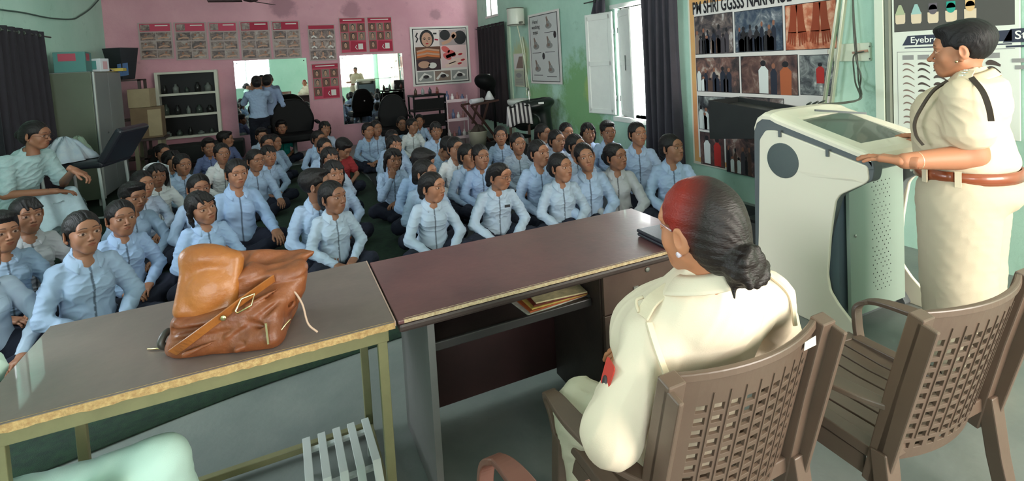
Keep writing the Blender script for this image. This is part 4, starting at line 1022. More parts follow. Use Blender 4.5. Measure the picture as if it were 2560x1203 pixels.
def dress(root, shirt_me, collar_me, leg_me, col, legcol=(1, 1, 1), part='shirt'):
    s = link(shirt_me, m_shirt, part, root); s.color = (*col, 1)
    if collar_me is not None:
        c = link(collar_me, m_shirt, 'collar', s); c.color = (*[x*1.03 for x in col], 1); q = c.modifiers.new('thickness', 'SOLIDIFY'); q.thickness = .0026; q.offset = 0
    if leg_me is not None: l = link(leg_me, m_trou, 'trousers', root); l.color = (*legcol, 1)
    return s
def student(px, py, s, hair, pose, col, label, look='o', turn=0.0, var=0, roll=0.0, body=None, pitch=None, short=False):
    s = s-2 if s > 2 else s*.87; hs = 1.09/s; zc = (HC[2])*s - .004; p = at(px, py, z=zc)
    li = LEANS[pose][var % 2]
    tgt = {'o': Vector((2.9, 1.35, 1.5)), 'c': Vector((0, 0, 1.6)), 'm': Vector((1.2, .9, 1.3))}[look]
    d = Vector((1.1, .3, 0)) - p; rz = math.atan2(d.x, -d.y) + (body or 0)
    h = tgt - p; yw = math.atan2(h.x, -h.y) - rz + turn; yw = max(-1.25, min(1.25, yw))
    pt = -math.atan2(h.z, math.hypot(h.x, h.y))*.55 if pitch is None else pitch
    # the head centre leans forward of the hips
    c0 = bend(np.array([HC], float), li)[0]; R = Matrix.Rotation(rz, 3, 'Z'); off = R @ Vector((c0[0], c0[1], 0))*s
    k = abs(hash((round(px), round(py)))) % 3
    hv, hq = HEADS[k]
    hd = bend(head_pose(hv*hs, yw, pt + li*.4, roll) + np.array(HC), li)
    if (pose, li) not in ARM: ARM[(pose, li)] = sit_skin(pose, li)
    a = ARM[(pose, li)]
    V, Q = join((hd, hq), a); C = np.concatenate([HCOL[k], np.ones((len(a[0]), 3))])
    o = link(make_mesh('person', V, Q, C), m_skin, 'person'); rs = random.Random(int(px*7+py)); f = .60 + .30*rs.random(); o.color = (f, f*.97, f*.93, 1)
    tag(o, label, 'person', 'students seated on the floor mats')
    o.location = (p.x - off.x, p.y - off.y, .012); o.rotation_euler = (0, 0, rz); o.scale = (s, s, s)
    HP[o.name] = (hs, yw, pt + li*.4, roll, li)
    h0, h1 = hair_of(hair); hh = link(make_mesh('hair', bend(head_pose(h0*hs, yw, pt + li*.4, roll) + np.array(HC), li), h1), m_hair, 'hair', o); hh.color = (1, 1, 1, 1)
    key = (pose, li, rs.randint(0, 1), short)
    if key not in SHIRT: (sv, sq), sc = sit_shirt(pose, li, 3 + 7*key[2] + len(SHIRT), short); SHIRT[key] = make_mesh('shirt', sv, sq, sc)
    if li not in COLR: cv, cq = collar_mesh(li); COLR[li] = make_mesh('collar', cv, cq, np.ones((len(cv), 3)))
    lk = rs.randint(0, 1)
    if lk not in LEG: lv, lq = sit_legs(3+lk, spread=.82+.12*lk); LEG[lk] = make_mesh('trousers', lv, lq)
    cc = CO[col]; j = .94 + .12*rs.random(); dress(o, SHIRT[key], None if col in 'tr' else COLR[li], LEG[lk], tuple(c*j for c in cc))
    return o
# ---------------------------------------------------------------- the students, nearest rows first
S = [
 (6, 588, 1.08, 'crop', 'lap', 'b', 'person in blue shirt cut by the left edge of the photo, second row', 'm'),
 (-52, 655, 1.08, 'low', 'clasp', 'b3', 'person in pale blue shirt in the lower left corner, only the sleeve in view', 'm'),
 (68, 545, 2.98, 'fringe', 'lap', 'g', 'person in greyish white shirt at far left, second from the edge', 'm'),
 (210, 590, 3.0, 'low', 'lap', 'b', 'person in blue shirt nearest the table\'s left corner, eyes turned right', 'c', .35),
 (305, 552, 1.02, 'plait', 'lap', 'b2', 'person in blue shirt peeking out behind the front student at left', 'c', .3),
 (333, 498, 1.02, 'crop', 'clasp', 'b', 'person in blue shirt in the left group with thick eyebrows, third row', 'm', .2),
 (356, 466, 1.0, 'low', 'lap', 'p', 'person in pale blue shirt just behind the third row student at left', 'm', .2),
 (393, 442, 1.0, 'loose', 'clasp', 'w', 'person with a white headscarf edge and white sleeves, hands clasped at left', 'c', .2),
 (407, 386, .96, 'bun', 'lap', 'b', 'person farthest back on the left beside the grey cupboard', 'o'),
 (428, 406, .96, 'loose', 'lap', 'b2', 'person in the left rear group turned to the right', 'o', .3),
 (456, 416, .98, 'low', 'lap', 'b', 'person in blue shirt leaning forward in the left rear group', 'm', .2),
 (497, 474, 1.02, 'bun', 'clasp', 'b', 'person with head bowed behind the girl with the tilted head', 'm', .0),
 (512, 524, 2.90, 'loose', 'lap', 'b2', 'person in bright blue shirt, head tilted, right behind the leather bag', 'o', -.25, 0, -.22),
 (592, 438, 3.04, 'plait', 'knees', 'b2', 'person in blue shirt leaning on a straight arm, left side of the aisle', 'm', .0),
 (555, 388, 1.06, 'low', 'lap', 'w', 'person in a white shirt in the left rear group', 'o', -.2),
 (523, 372, .98, 'crop', 'lap', 'v', 'person in violet blue shirt left of the white shirted student at rear', 'o', -.2),
 (563, 352, .94, 'crop', 'lap', 'v', 'person in dull blue shirt below the corner of the wall shelf', 'o', 1.0),
 (638, 405, 1.02, 'low', 'knees', 'b', 'person in blue shirt behind the straight armed student by the aisle', 'o'),
 (671, 393, .96, 'fringe', 'lap', 'b', 'small person in blue shirt at the aisle, right of the left group', 'm', .2),
 (655, 343, .98, 'crop', 'lap', 'p', 'person seated right in front of the two standing girls', 'm'),
 (668, 362, .98, 'low', 'clasp', 'b', 'person in front of the teal shirted boy, hand near the face', 'm', .1),
 (684, 360, .94, 'bun', 'lap', 'b', 'person facing away just below the teal shirted boy', 'o', .5),
 (704, 322, 1.02, 'crop', 'lap', 't', 'boy in a teal green T-shirt near the far wall', 'm'),
 (812, 325, 1.02, 'loose', 'lap', 'p', 'person with loose hair in pale shirt against the pink wall, centre rear', 'o'),
 (795, 350, .98, 'bun', 'clasp', 'b', 'person below the loose haired student in the centre rear', 'o', .2),
 (812, 374, 1.0, 'low', 'lap', 'b', 'person mostly hidden in the centre group, only the crown in view', 'm', .2),
 (849, 372, .98, 'crop', 'lap', 'r', 'person in a dark red shirt bowing the head in the centre rear', 'o', .3, 0, 0, .5),
 (825, 402, 1.04, 'loose', 'lap', 'p', 'person in pale shirt looking right in the middle of the centre group', 'o', -.2),
 (835, 441, 1.04, 'loose', 'lap', 'b', 'person with loose hair right behind the centre front student', 'o', -.3),
 (790, 470, 1.10, 'crop', 'lap', 'b', 'person with cropped dark hair and face hidden, behind the centre front student', 'o', .6),
 (833, 500, 2.86, 'plait', 'lap', 'b3', 'person in pale blue shirt in the centre front, face turned to the right', 'o', -.1),
 (940, 324, 1.04, 'low', 'lap', 'b', 'person in blue shirt right of the aisle, rear row under the right mirror', 'm', .3),
 (920, 330, 1.0, 'bun', 'lap', 'b', 'person half hidden left of the rear row student under the right mirror', 'm', .3),
 (1005, 312, .96, 'low', 'lap', 'b', 'person by the black salon chair, left of three small rear heads', 'm'),
 (1030, 318, 1.0, 'low', 'lap', 'w', 'person in white shirt at rear, knees up with a pale cloth', 'm', .6),
 (1048, 306, .94, 'low', 'lap', 'b', 'person right of three small rear heads before the trolley', 'm'),
 (1090, 330, 1.04, 'fringe', 'lap', 'b', 'person in blue shirt at rear in front of the black trolley', 'm'),
 (1106, 368, 1.02, 'crop', 'lap', 'b', 'person with head bowed, black hair toward the camera, right of centre', 'o', .3, 0, 0, .7),
 (981, 352, 1.0, 'bun', 'lap', 'b', 'person in the column right of the aisle, fourth from the front', 'm', .3),
 (985, 368, 1.0, 'loose', 'lap', 'b', 'person in the column right of the aisle, right behind the hand on chin student', 'o'),
 (982, 402, 1.0, 'loose', 'chin', 'b', 'person resting the chin on a hand, dark tie strip, right of the aisle', 'o', -.2),
 (1046, 410, 1.08, 'crop', 'lap', 'b2', 'person with black cropped hair turned away in the third row', 'o', .7, 0, 0, .3),
 (1064, 440, 1.02, 'low', 'lap', 'b', 'person hidden right behind the front girl with the side plait', 'o', .2),
 (1081, 473, 1.0, 'plait', 'clasp', 'b3', 'person with a plait and pale blue shirt in front, left of the glasses wearer', 'o', .0),
 (1139, 376, 1.06, 'bun', 'lap', 'w', 'person in a white shirt in the third row right of centre', 'o', -.1),
 (1170, 395, 1.0, 'low', 'lap', 'b', 'person half hidden between the white shirted and a tall haired student', 'o', .1),
 (1202, 397, 1.0, 'low', 'lap', 'b2', 'person in blue shirt looking up right behind the glasses wearer', 'o', -.2),
 (1247, 440, 1.06, 'plait', 'clasp', 'b3', 'person wearing glasses in the front row with a dark shirt pocket badge', 'o', .0, 1),
 (1252, 343, 1.0, 'bun', 'lap', 'b', 'person in blue shirt right in front of the striped towel', 'o', -.4),
 (1295, 364, 1.02, 'bun', 'lap', 'p', 'person in pale shirt right of the one by the striped towel', 'o', -.2),
 (1357, 338, .98, 'low', 'lap', 'p', 'person in side view under the black wash basin', 'o', .5),
 (1392, 356, 1.0, 'bun', 'lap', 'p', 'person in pale shirt right of the side view student, looking right', 'o', .1),
 (1416, 335, 1.0, 'low', 'lap', 'v', 'person against the green stained wall with centre parted hair', 'm', .3),
 (1470, 336, 1.02, 'loose', 'lap', 'b', 'person with loose side hair at the wall, left of the boy', 'm', .2),
 (1520, 334, 1.08, 'crop', 'lap', 'b', 'boy with thick short hair under the window', 'm', .2),
 (1594, 340, 3.04, 'bun', 'lap', 'b', 'person in blue shirt under the window sill, right of the boy', 'o', .0),
 (1440, 370, 1.04, 'bun', 'lap', 'p', 'person partly hidden between two girls in the right group, third row', 'o', .2),
 (1348, 388, 1.12, 'bun', 'lap', 'b', 'person in blue shirt in the second row above the dark pocket badge girl', 'o', .0),
 (1469, 398, 1.12, 'bun', 'lap', 'b', 'person with head tilted to the left in the right group second row', 'o', -.5, 0, -.18),
 (1541, 395, 1.10, 'bun', 'clasp', 'g', 'person in grey shirt leaning on one elbow, looking up, right front', 'o', .1, 0, -.1),
 (1403, 425, 1.02, 'bun', 'lap', 'b3', 'person in pale blue shirt in the front row right of the glasses wearer', 'o', .0),
 (1680, 376, 3.0, 'low', 'lap', 'b', 'person in blue shirt against the dark curtain, rightmost of the seated students', 'o', .3),
]
for r in S:
    px, py, s, hair, pose, col, label, look = r[:8]; ex = list(r[8:]) + [None]*4
    o = student(px, py, s, hair, pose, col, label, look, ex[0] or 0.0, ex[1] or 0, ex[2] or 0.0, None, ex[3], short=col in 'tr')
    if 'wearing glasses' in label: GLASS = o
    if 'headscarf' in label: SCARF = o
    if 'wearing glasses' in label: BADGE = o
# ---------------------------------------------------------------- the grown ups and the standing girls
m_khaki = mat('khaki_cloth', (1, 1, 1), .85, spec=.25, vcol=True, ocol=True, bump=.10, bscale=420)
def np3(v): return np.array(tuple(v), float)
def full_skin(J, b=1.0, res=.008, ab=None):
    ab = ab or b
    P = {k: (np3(v) if not isinstance(v, list) else [np3(q) for q in v]) for k, v in J.items() if k in ('hip', 'chest', 'neck', 'sh', 'el', 'wr')}
    pts = [P['hip'], P['chest'], P['neck']] + P['sh'] + P['el'] + P['wr']; lo = np.min(pts, 0) - .16; hi = np.max(pts, 0) + .16
    v = Vol(lo, hi, res)
    v.cone(P['hip'], P['chest'], .11*b, .10*b, k=.04); v.cone(P['chest'], P['neck'], .09*b, .05*b, k=.04)
    mid = (P['sh'][0]+P['sh'][1])/2
    v.cone(P['sh'][0], P['sh'][1], .042, k=.04)
    for i in (0, 1): v.chain([P['sh'][i], P['el'][i], P['wr'][i]], [.042*ab, .037*ab, .026*(1+(ab-1)*.6)], k=.02)
    out = [v.mesh()]
    for i, s in ((0, -1), (1, 1)):
        d, u, c = J['hd'][i]; out.append(hand_mesh(frame(J['wr'][i], d, u), s, c, sc=J.get('hsc', .95), res=.0032))
    return join(*out)
def full_top(J, R, slv, seed, res=.0065, amp=.0035, b=1.0, short=None, extra=None, ncut=-.15):
    """R: list of (centre, radii) for the trunk; slv: sleeve radii at shoulder, elbow, cuff"""
    sh = [np3(q) for q in J['sh']]; el = [np3(q) for q in J['el']]; wr = [np3(q) for q in J['wr']]
    pts = [np3(c) for c, r in R] + sh + el + ([] if short else wr); lo = np.min(pts, 0) - .24; hi = np.max(pts, 0) + .24
    v = Vol(lo, hi, res)
    for c, r in R: v.ell(c, r, k=.06)
    v.cone(sh[0], sh[1], slv[0]*.95, k=.05); nk = np3(J['neck']); m = (sh[0]+sh[1])/2
    v.cone(m*.5+nk*.5, nk, .10*b, .062, k=.04)
    for i in (0, 1):
        if short:
            q = sh[i] + (el[i]-sh[i])*short; v.chain([sh[i], q], [slv[0], slv[1]], k=.03)
            v.cone(q, q + (el[i]-sh[i])*.02, slv[1], slv[1]*1.04, k=.004)
        else:
            q = el[i] + (wr[i]-el[i])*slv[3] if len(slv) > 3 else el[i] + (wr[i]-el[i])*.92
            v.chain([sh[i], el[i], q], [slv[0], slv[1], slv[2]], k=.025)
    if extra: extra(v)
    cloth_noise(v, seed, amp)
    h = np3(J['head'])
    v.cone(h, nk + (nk-h)*ncut, .058, .050, k=.008, mode='sub')
    return v.mesh()
def full_legs(J, r, seed, res=.009, amp=.004, extra=None, cut=None):
    hp = np3(J['hip']); kn = [np3(q) for q in J['kn']]; an = [np3(q) for q in J['an']]; w = J.get('hw', .10)
    pts = [hp]+kn+an; v = Vol(np.min(pts, 0)-.24, np.max(pts, 0)+.24, res)
    v.ell(hp, (r[0], r[1], r[2]), k=.05)
    for i, s in ((0, -1), (1, 1)): v.chain([hp+np.array((s*w, 0, -.02)), kn[i], an[i]], [r[3], r[4], r[5]], k=.03)
    if extra: extra(v)
    cloth_noise(v, seed, amp)
    if cut is not None: v.f = np.maximum(v.f, (np.broadcast_to(v.ax[2][None, None, :], v.f.shape) - cut).astype(np.float32))
    return v.mesh()
def adult(label, loc, rz, J, hair, head=(0, 0, 0), hs=1.06, kind=1, b=1.0, skincol=(1, 1, 1), haircol=(1, 1, 1), group=None, ab=None):
    hv, hq = HEADS[kind]; off = np3(J['head'])
    hv2, keep = hv*hs, hv[:, 2] > -.165
    H = head_pose(hv2, *head) + off; hq = hq[keep[hq].all(1)]; a = full_skin(J, b, ab=ab)
    V, Q = join((H, hq), a); C = np.concatenate([HCOL[kind], np.ones((len(a[0]), 3))])
    o = link(make_mesh('person', V, Q, C), m_skin, 'person'); o.color = (*skincol, 1); tag(o, label, 'person', group); o.location = loc; o.rotation_euler = (0, 0, rz)
    h0, h1 = hair_of(hair); hh = link(make_mesh('hair', head_pose(h0*hs, *head) + off, h1), m_hair, 'hair', o); hh.color = (*haircol, 1)
    return o
def cloth(o, VQ, name, m, col, vc=None):
    V, Q = VQ; s = link(make_mesh(name, V, Q, np.ones((len(V), 3)) if vc is None else vc(V)), m, name, o); s.color = (*col, 1); return s
def shoes(o, J, m, side=.0):
    for i in (0, 1):
        p = np3(J['an'][i]); v = Vol(p + (-.08, -.24, -.12), p + (.08, .10, .06), .006)
        v.cone((p[0], p[1]+.03, .035), (p[0], p[1]-.15, .03), .040, .036, k=.02); v.cone((p[0], p[1]+.03, .04), (p[0], p[1]+.02, .09), .038, .04, k=.02)
        v.f = np.maximum(v.f, (.002 - np.broadcast_to(v.ax[2][None, None, :], v.f.shape)).astype(np.float32)); V, Q = v.mesh(); link(make_mesh('shoe', V, Q), m, 'shoe', o)
KH = srgb(216, 196, 168)
m_kplain = mat('khaki_plain', srgb(218, 200, 172), .8, spec=.25, bump=.1, bscale=420)
brown_leather = mat('belt_leather', srgb(150, 74, 42), .3, spec=.6, coat=.3, noise=.15, nscale=8); cord = mat('dark_cord', srgb(66, 54, 44), .7)
silver = mat('silver_metal', srgb(214, 210, 200), .3, metal=1.0); shoe_m = mat('brown_shoe', srgb(70, 44, 32), .3, coat=.3)
def to_local(loc, rz, p): return Matrix.Rotation(-rz, 3, 'Z') @ (Vector(p) - Vector(loc))
# --- standing officer at the white lectern
L1 = (2.82, 1.27, 0); r1 = math.pi + .22
tl = lambda p: tuple(to_local(L1, r1, p))
J1 = dict(hip=(0, .01, .90), chest=(0, .01, 1.24), neck=(0, .02, 1.415), head=(.0, -.012, 1.528), sh=[(-.185, .03, 1.335), (.185, .03, 1.335)],
    el=[(-.24, -.10, 1.08), tl(at(2432, 392, d=2.22))], wr=[tl((3.22, 1.60, 1.055)), tl(at(2262, 403, d=2.23))], kn=[(-.12, -.01, .50), (.12, .0, .50)], an=[(-.12, .03, .09), (.12, .03, .09)],
    hd=[((0, -1, 0), (0, 0, 1), .35), (tuple(Matrix.Rotation(-r1, 3, 'Z') @ Vector((-.22, .88, .06))), (0, .1, 1), .30)], hsc=1.0)
o1 = adult('person in cream police uniform with brown belt standing at the white lectern', L1, r1, J1, 'crop', head=(.17, .02, 0), hs=1.06, kind=1, b=1.1, ab=1.55, skincol=(1.30, 1.18, 1.05), haircol=(1.4, 1.4, 1.5))
T1 = [((0, .0, 1.03), (.206, .180, .09)), ((0, -.02, 1.12), (.198, .175, .13)), ((0, -.03, 1.25), (.190, .165, .13)), ((.08, -.10, 1.20), (.085, .065, .09)), ((-.08, -.10, 1.20), (.085, .065, .09)), ((0, .05, 1.30), (.17, .10, .11))]
s1 = cloth(o1, full_top(J1, T1, [.074, .092], 31, short=.52, b=1.15, amp=.0022), 'shirt', m_khaki, KH)
cv, cq = collar_mesh(0, zb=.0, zf=-.035, r=.066, yc=-.006); c = link(make_mesh('collar', cv + np.array((0, .018, 1.425)), cq, np.ones((len(cv), 3))), m_khaki, 'collar', s1); c.color = (*KH, 1); q = c.modifiers.new('thickness', 'SOLIDIFY'); q.thickness = .004
def pleat(v):
    for s in (-1, 1): v.cone((s*.12, -.03, .85), (s*.12, -.03, .20), .125, .100, k=.05)
l1 = cloth(o1, full_legs(J1, (.215, .19, .12, .135, .118, .100), 17, extra=pleat, cut=1.0, amp=.0014), 'trousers', m_khaki, srgb(196, 180, 156))
shoes(o1, J1, shoe_m)
b = MB(); b.grid(lambda u, v: ((.206+.004*math.sin(v*3.1))*math.cos(u*6.2832), -.002+(.186)*math.sin(u*6.2832), .958 + .05*v), 49, 3); be = b.build('belt', brown_leather, o1, solid=.006)
for a in (.10, -.55, -2.6, 1.9):
    x, y = .221*math.cos(a), -.002+.197*math.sin(a); MB().cbox((x, y, .983), (.008, .022, .070), Matrix.Rotation(a, 3, 'Z')).build('belt_loop', m_kplain, l1)
MB().cbox((0, -.200, .983), (.055, .008, .058)).build('belt_buckle', silver, be)
# cords and straps of the uniform
SH1 = np3(J1['sh'][1])
b = MB(); sweep(b, spline([(.15, -.030, 1.400), (.188, -.070, 1.36), (.212, -.105, 1.29), (.220, -.130, 1.22), (.222, -.125, 1.16), (.225, -.10, 1.12)], 8), .016, .010, (1, 0, .3)); b.build('shoulder_cord', cord, s1)['label'] = 'dark plaited cord looped in front of the shoulder'
b = MB(); sweep(b, spline([(.20, .06, 1.418), (.255, .105, 1.365), (.262, .125, 1.30), (.25, .13, 1.245)], 8), .020, .005, (0, 1, .2)); b.build('shoulder_cord', cord, s1)
for s in (-1, 1):
    e = MB(); sweep(e, spline([(s*.085, .025, 1.440), (s*.15, .030, 1.425), (s*.215, .034, 1.390)], 5), .05, .006, (0, 1, 0)); ep = e.build('epaulette', m_kplain, s1, bevel=.002); ep.color = (*KH, 1)
    for k in range(3):
        x = s*(.105+.035*k); st = MB(); st.prism([(x + (.011 if i % 2 == 0 else .0045)*math.cos(i*.6283), .027 + (.011 if i % 2 == 0 else .0045)*math.sin(i*.6283)) for i in range(10)], 1.442-.009*k, 1.447-.009*k, 'z'); st.build('star', silver, ep)
w = J1['wr'][1]; el = J1['el'][1]; dv = (Vector(el)-Vector(w)).normalized()
def ring_at(p, d, r, t_, m, name, par):
    p = Vector(p); d = Vector(d).normalized(); u = d.orthogonal().normalized(); v_ = d.cross(u); MB().tube([p + r*(math.cos(a*.2618)*u + math.sin(a*.2618)*v_) for a in range(25)], t_, 6, False).build(name, m, par)
ring_at(Vector(w)+dv*.055, dv, .036, .0035, mat('gold_bangle', srgb(240, 226, 190), .25, metal=.6), 'bangle', o1); ring_at(Vector(w)+dv*.005, dv, .031, .003, mat('black_thread', srgb(70, 40, 32), .8), 'wrist_thread', o1)
hd = Vector(J1['head']); 
MB().lathe([(.0055, -.003), (.0055, .003)], hd + Vector((.089, .0, -.047)), 10, 'x').build('earring', gold, o1)
# --- seated officer seen from behind
L2 = (1.01, 1.21, 0); r2 = math.pi + .02
J2 = dict(hip=(0, .02, .50), chest=(.01, .07, .76), neck=(.055, .250, 1.050), head=(.072, .235, 1.150), sh=[(-.245, .165, .865), (.178, .160, .845)],
    el=[(-.37, .10, .66), (.325, .165, .665)], wr=[(-.06, -.14, .60), (.10, -.11, .60)], kn=[(-.17, -.36, .48), (.195, -.17, .465)], an=[(-.15, -.40, .09), (.18, -.24, .09)],
    hd=[((.6, -.6, 0), (0, 0, 1), .6), ((-.7, -.5, 0), (0, 0, 1), .6)], hsc=.95)
HAIR['henna'] = None
def henna_hair():
    v = Vol((-.125, -.125, -.2), (.125, .24, .16), .0032)
    v.ell((0, .016, .034), (.0815, .100, .092), k=.02); v.ell((0, .06, -.02), (.070, .055, .07), k=.03)
    v.ell((0, -.098, -.028), (.064, .072, .095), k=.008, mode='sub')
    for s in (-1, 1): v.ell((s*.072, -.045, -.055), (.032, .045, .075), k=.008, mode='sub'); v.ell((s*.090, .004, -.030), (.016, .016, .026), k=.008, mode='sub')
    v.ell((0, .0, -.155), (.15, .080, .085), k=.02, mode='sub')
    v.ell((.004, .112, -.052), (.050, .040, .048), k=.010)
    for k in range(14):   # coiled strands of the bun
        a = k*.55; r = .034 + .010*math.sin(k*1.3); v.cone((.004 + r*math.cos(a), .134 + .010*math.sin(k*2.1), -.052 + r*math.sin(a)), (.004 + r*math.cos(a+.8), .138, -.052 + r*math.sin(a+.8)), .0100, .009, k=.008)
    for a, c in (((.03, .10, -.08), (.035, .11, -.115)), ((-.02, .1, -.08), (-.03, .105, -.105))): v.cone(a, c, .010, .002, k=.01)
    P = np.stack(np.meshgrid(*v.ax, indexing='ij'), -1); rr = np.sqrt((P[..., 0]+.008)**2 + (P[..., 2]+.048)**2)
    v.f += (.0007*np.sin(np.arctan2(P[..., 2]+.048, P[..., 0]+.008)*26 + 6*rr*12) + .0008*vnoise(P, 5, 90)).astype(np.float32)
    return v.mesh()
HAIR['henna'] = henna_hair()
o2 = adult('person in cream police uniform seated with back to the camera, hair in a bun', L2, r2, J2, 'henna', head=(.10, .03, .03), hs=1.075, kind=1, b=.95, skincol=(1.45, 1.25, 1.05))
hr = [c for c in o2.children if c.name.startswith('hair')][0]
me = hr.data; Vh = np.zeros(len(me.vertices)*3, np.float32); me.vertices.foreach_get('co', Vh); Vh = Vh.reshape(-1, 3)
q = Vh - np3(J2['head']); wgt = (np.clip((q[:, 0]*.85 - q[:, 1]*1.0 + q[:, 2]*.35 - .000)/.085, 0, 1)**1.5)[:, None]
C = (1-wgt)*np.array((1.6, 1.4, 1.3)) + wgt*np.array((24.0, 2.2, 1.0)); at_ = me.color_attributes.new('Col', 'FLOAT_COLOR', 'POINT'); cc = np.ones((len(Vh), 4), np.float32); cc[:, :3] = C; at_.data.foreach_set('color', cc.ravel())
me.materials.clear(); me.materials.append(mat('henna_hair', srgb(26, 20, 19), .45, spec=.35, vcol=True, bump=.3, bscale=240, stretch=(.2, .6, 1))); hr['label'] = 'black hair in a low bun, hennaed red at the front'
T2 = [((0, .03, .50), (.20, .16, .12)), ((.01, .06, .64), (.195, .16, .16)), ((.01, .105, .79), (.215, .150, .16)), ((.005, .145, .86), (.225, .115, .11)), ((.03, .20, .92), (.16, .10, .09)), ((.04, .235, .97), (.11, .085, .085)), ((.03, .02, .78), (.16, .13, .12))]
s2 = cloth(o2, full_top(J2, T2, [.070, .072, .056, .55], 41, b=1.15, res=.006, amp=.0018, ncut=-.75), 'shirt', m_khaki, srgb(230, 212, 188))
cv, cq = collar_mesh(0, zb=.0, zf=-.035, r=.066, yc=-.006); c = link(make_mesh('collar', cv*1.08 + np.array((.055, .238, 1.052)), cq, np.ones((len(cv), 3))), m_khaki, 'collar', s2); c.color = (*srgb(230, 212, 188), 1); q = c.modifiers.new('thickness', 'SOLIDIFY'); q.thickness = .004
def seat_thigh(v): v.cone((.1, .0, .47), (.19, -.15, .465), .09, .075, k=.04)
cloth(o2, full_legs(J2, (.20, .17, .10, .105, .090, .070), 19, extra=seat_thigh, cut=.63), 'trousers', m_khaki, srgb(206, 196, 172)); shoes(o2, J2, shoe_m)
for s in (-1, 1):
    sx = .04+s*.095
    e = MB(); sweep(e, spline([(sx, .180, .992), (.02+s*.165, .168, .965), (.0+s*.215, .163, .930)], 5), .045, .006, (0, 1, 0)); ep = e.build('epaulette', m_kplain, s2, bevel=.002); ep.color = (*KH, 1)
    MB().tube(spline([(.01+s*.175, .135, .962), (.01+s*.195, .13, .955), (.0+s*.215, .15, .935)], 4), .0045, 6).build('epaulette_badge', m_kplain, ep)
b = MB(); sweep(b, spline([(.215, .190, .925), (.228, .232, .88), (.218, .262, .80), (.205, .265, .72)], 8), .016, .007, (1, 0, 0)); cd_ = b.build('shoulder_strap', m_kplain, s2)
b = MB(); sweep(b, spline([(-.225, .19, .945), (-.245, .235, .90), (-.24, .255, .82)], 8), .012, .006, (1, 0, 0)); b.build('shoulder_strap', m_kplain, s2)
pt = MB(); pt.prism(arc_pts([(-.025, -.04), (.025, -.04), (.03, .03), (-.03, .03)], 3, .012), 0, .003, 'x'); pa = pt.build('arm_patch', mat('patch_red', srgb(196, 58, 44), .7), s2); pa.location = (.306, .136, .795); pa.rotation_euler = (0, -.35, -.32); 
pt = MB(); pt.lathe([(.014, .003), (.014, .005)], (0, 0, -.022), 16, 'x'); pt.build('patch_emblem', mat('patch_dark', srgb(70, 60, 60), .6), pa)
h2 = Vector(J2['head']); MB().lathe([(.007, -.003), (.007, .004)], h2 + Vector((.088, .010, -.045)), 10, 'x').build('earring', mat('pearl', srgb(230, 210, 220), .3), o2)
MB().tube([h2 + Vector((.080, -.06, .012)), h2 + Vector((.090, -.01, .008))], .0028, 6).build('spectacle_arm', mat('rose_metal', srgb(210, 170, 170), .3, metal=.6), o2)
# --- teacher on the left, leaning forward on her chair
tp = at(84, 338, d=4.5); r3 = math.radians(52); h3 = Matrix.Rotation(r3, 3, 'Z') @ Vector((0, -.30, 0)); L3 = (tp.x-h3.x, tp.y-h3.y, 0); tz = tp.z
J3 = dict(hip=(0, .0, .50), chest=(0, -.12, .80), neck=(0, -.23, tz-.145), head=(0, -.30, tz), sh=[(-.155, -.18, tz-.215), (.155, -.18, tz-.215)],
    el=[(-.20, -.22, .70), (.24, -.24, .70)], wr=[(-.02, -.46, .64), (.06, -.54, .68)], kn=[(-.16, -.42, .50), (.17, -.42, .50)], an=[(-.15, -.38, .09), (.15, -.38, .09)],
    hd=[((.8, -.3, -.2), (0, 0, 1), .5), ((-.1, -1, -.4), (0, 0, 1), .6)], hsc=.93)
J3['wr'][0] = (-.03, -.52, .69); J3['wr'][1] = tuple(to_local(L3, r3, at(185, 425, d=4.25))); J3['hd'][1] = (tuple(Matrix.Rotation(-r3, 3, 'Z') @ Vector((.75, -.1, -.5))), (0, 0, 1), .7)
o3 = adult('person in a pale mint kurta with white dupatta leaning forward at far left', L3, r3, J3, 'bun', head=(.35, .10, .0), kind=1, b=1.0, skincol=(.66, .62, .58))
T3 = [((0, .0, .50), (.19, .16, .11)), ((0, -.04, .64), (.15, .13, .14)), ((0, -.12, .80), (.145, .115, .13)), ((0, -.17, .90), (.13, .09, .09))]
def kurta(v):
    for s in (-1, 1): v.cone((s*.09, -.02, .50), (s*.15, -.40, .51), .115, .10, k=.06)
    v.cone((-.14, -.45, .48), (-.17, -.50, .14), .11, .15, k=.06); v.cone((.14, -.45, .48), (.17, -.50, .14), .11, .15, k=.06); v.cone((0, -.47, .46), (0, -.53, .14), .11, .16, k=.06)
s3 = cloth(o3, full_top(J3, T3, [.062, .064, .05], 51, extra=kurta, short=.80, amp=.006, res=.008), 'kurta', mat('kurta_mint', (1, 1, 1), .8, rgb2=(.78, .86, .86), nscale=26, vcol=True, ocol=True, bump=.1), srgb(156, 176, 178))
b = MB(); b.grid(lambda u, v: (-.20+.40*u, -.30-.30*v-.03*math.sin(u*9), .655-.30*max(0, v-.45)**1.0*1.6+.02*math.sin(u*13+v*5)), 26, 18); b.build('dupatta', mat('dupatta_white', srgb(176, 194, 204), .8, noise=.12, nscale=20), o3, solid=.006)
hh = Vector(J3['head']); R3 = rotm(0, 0, .35)
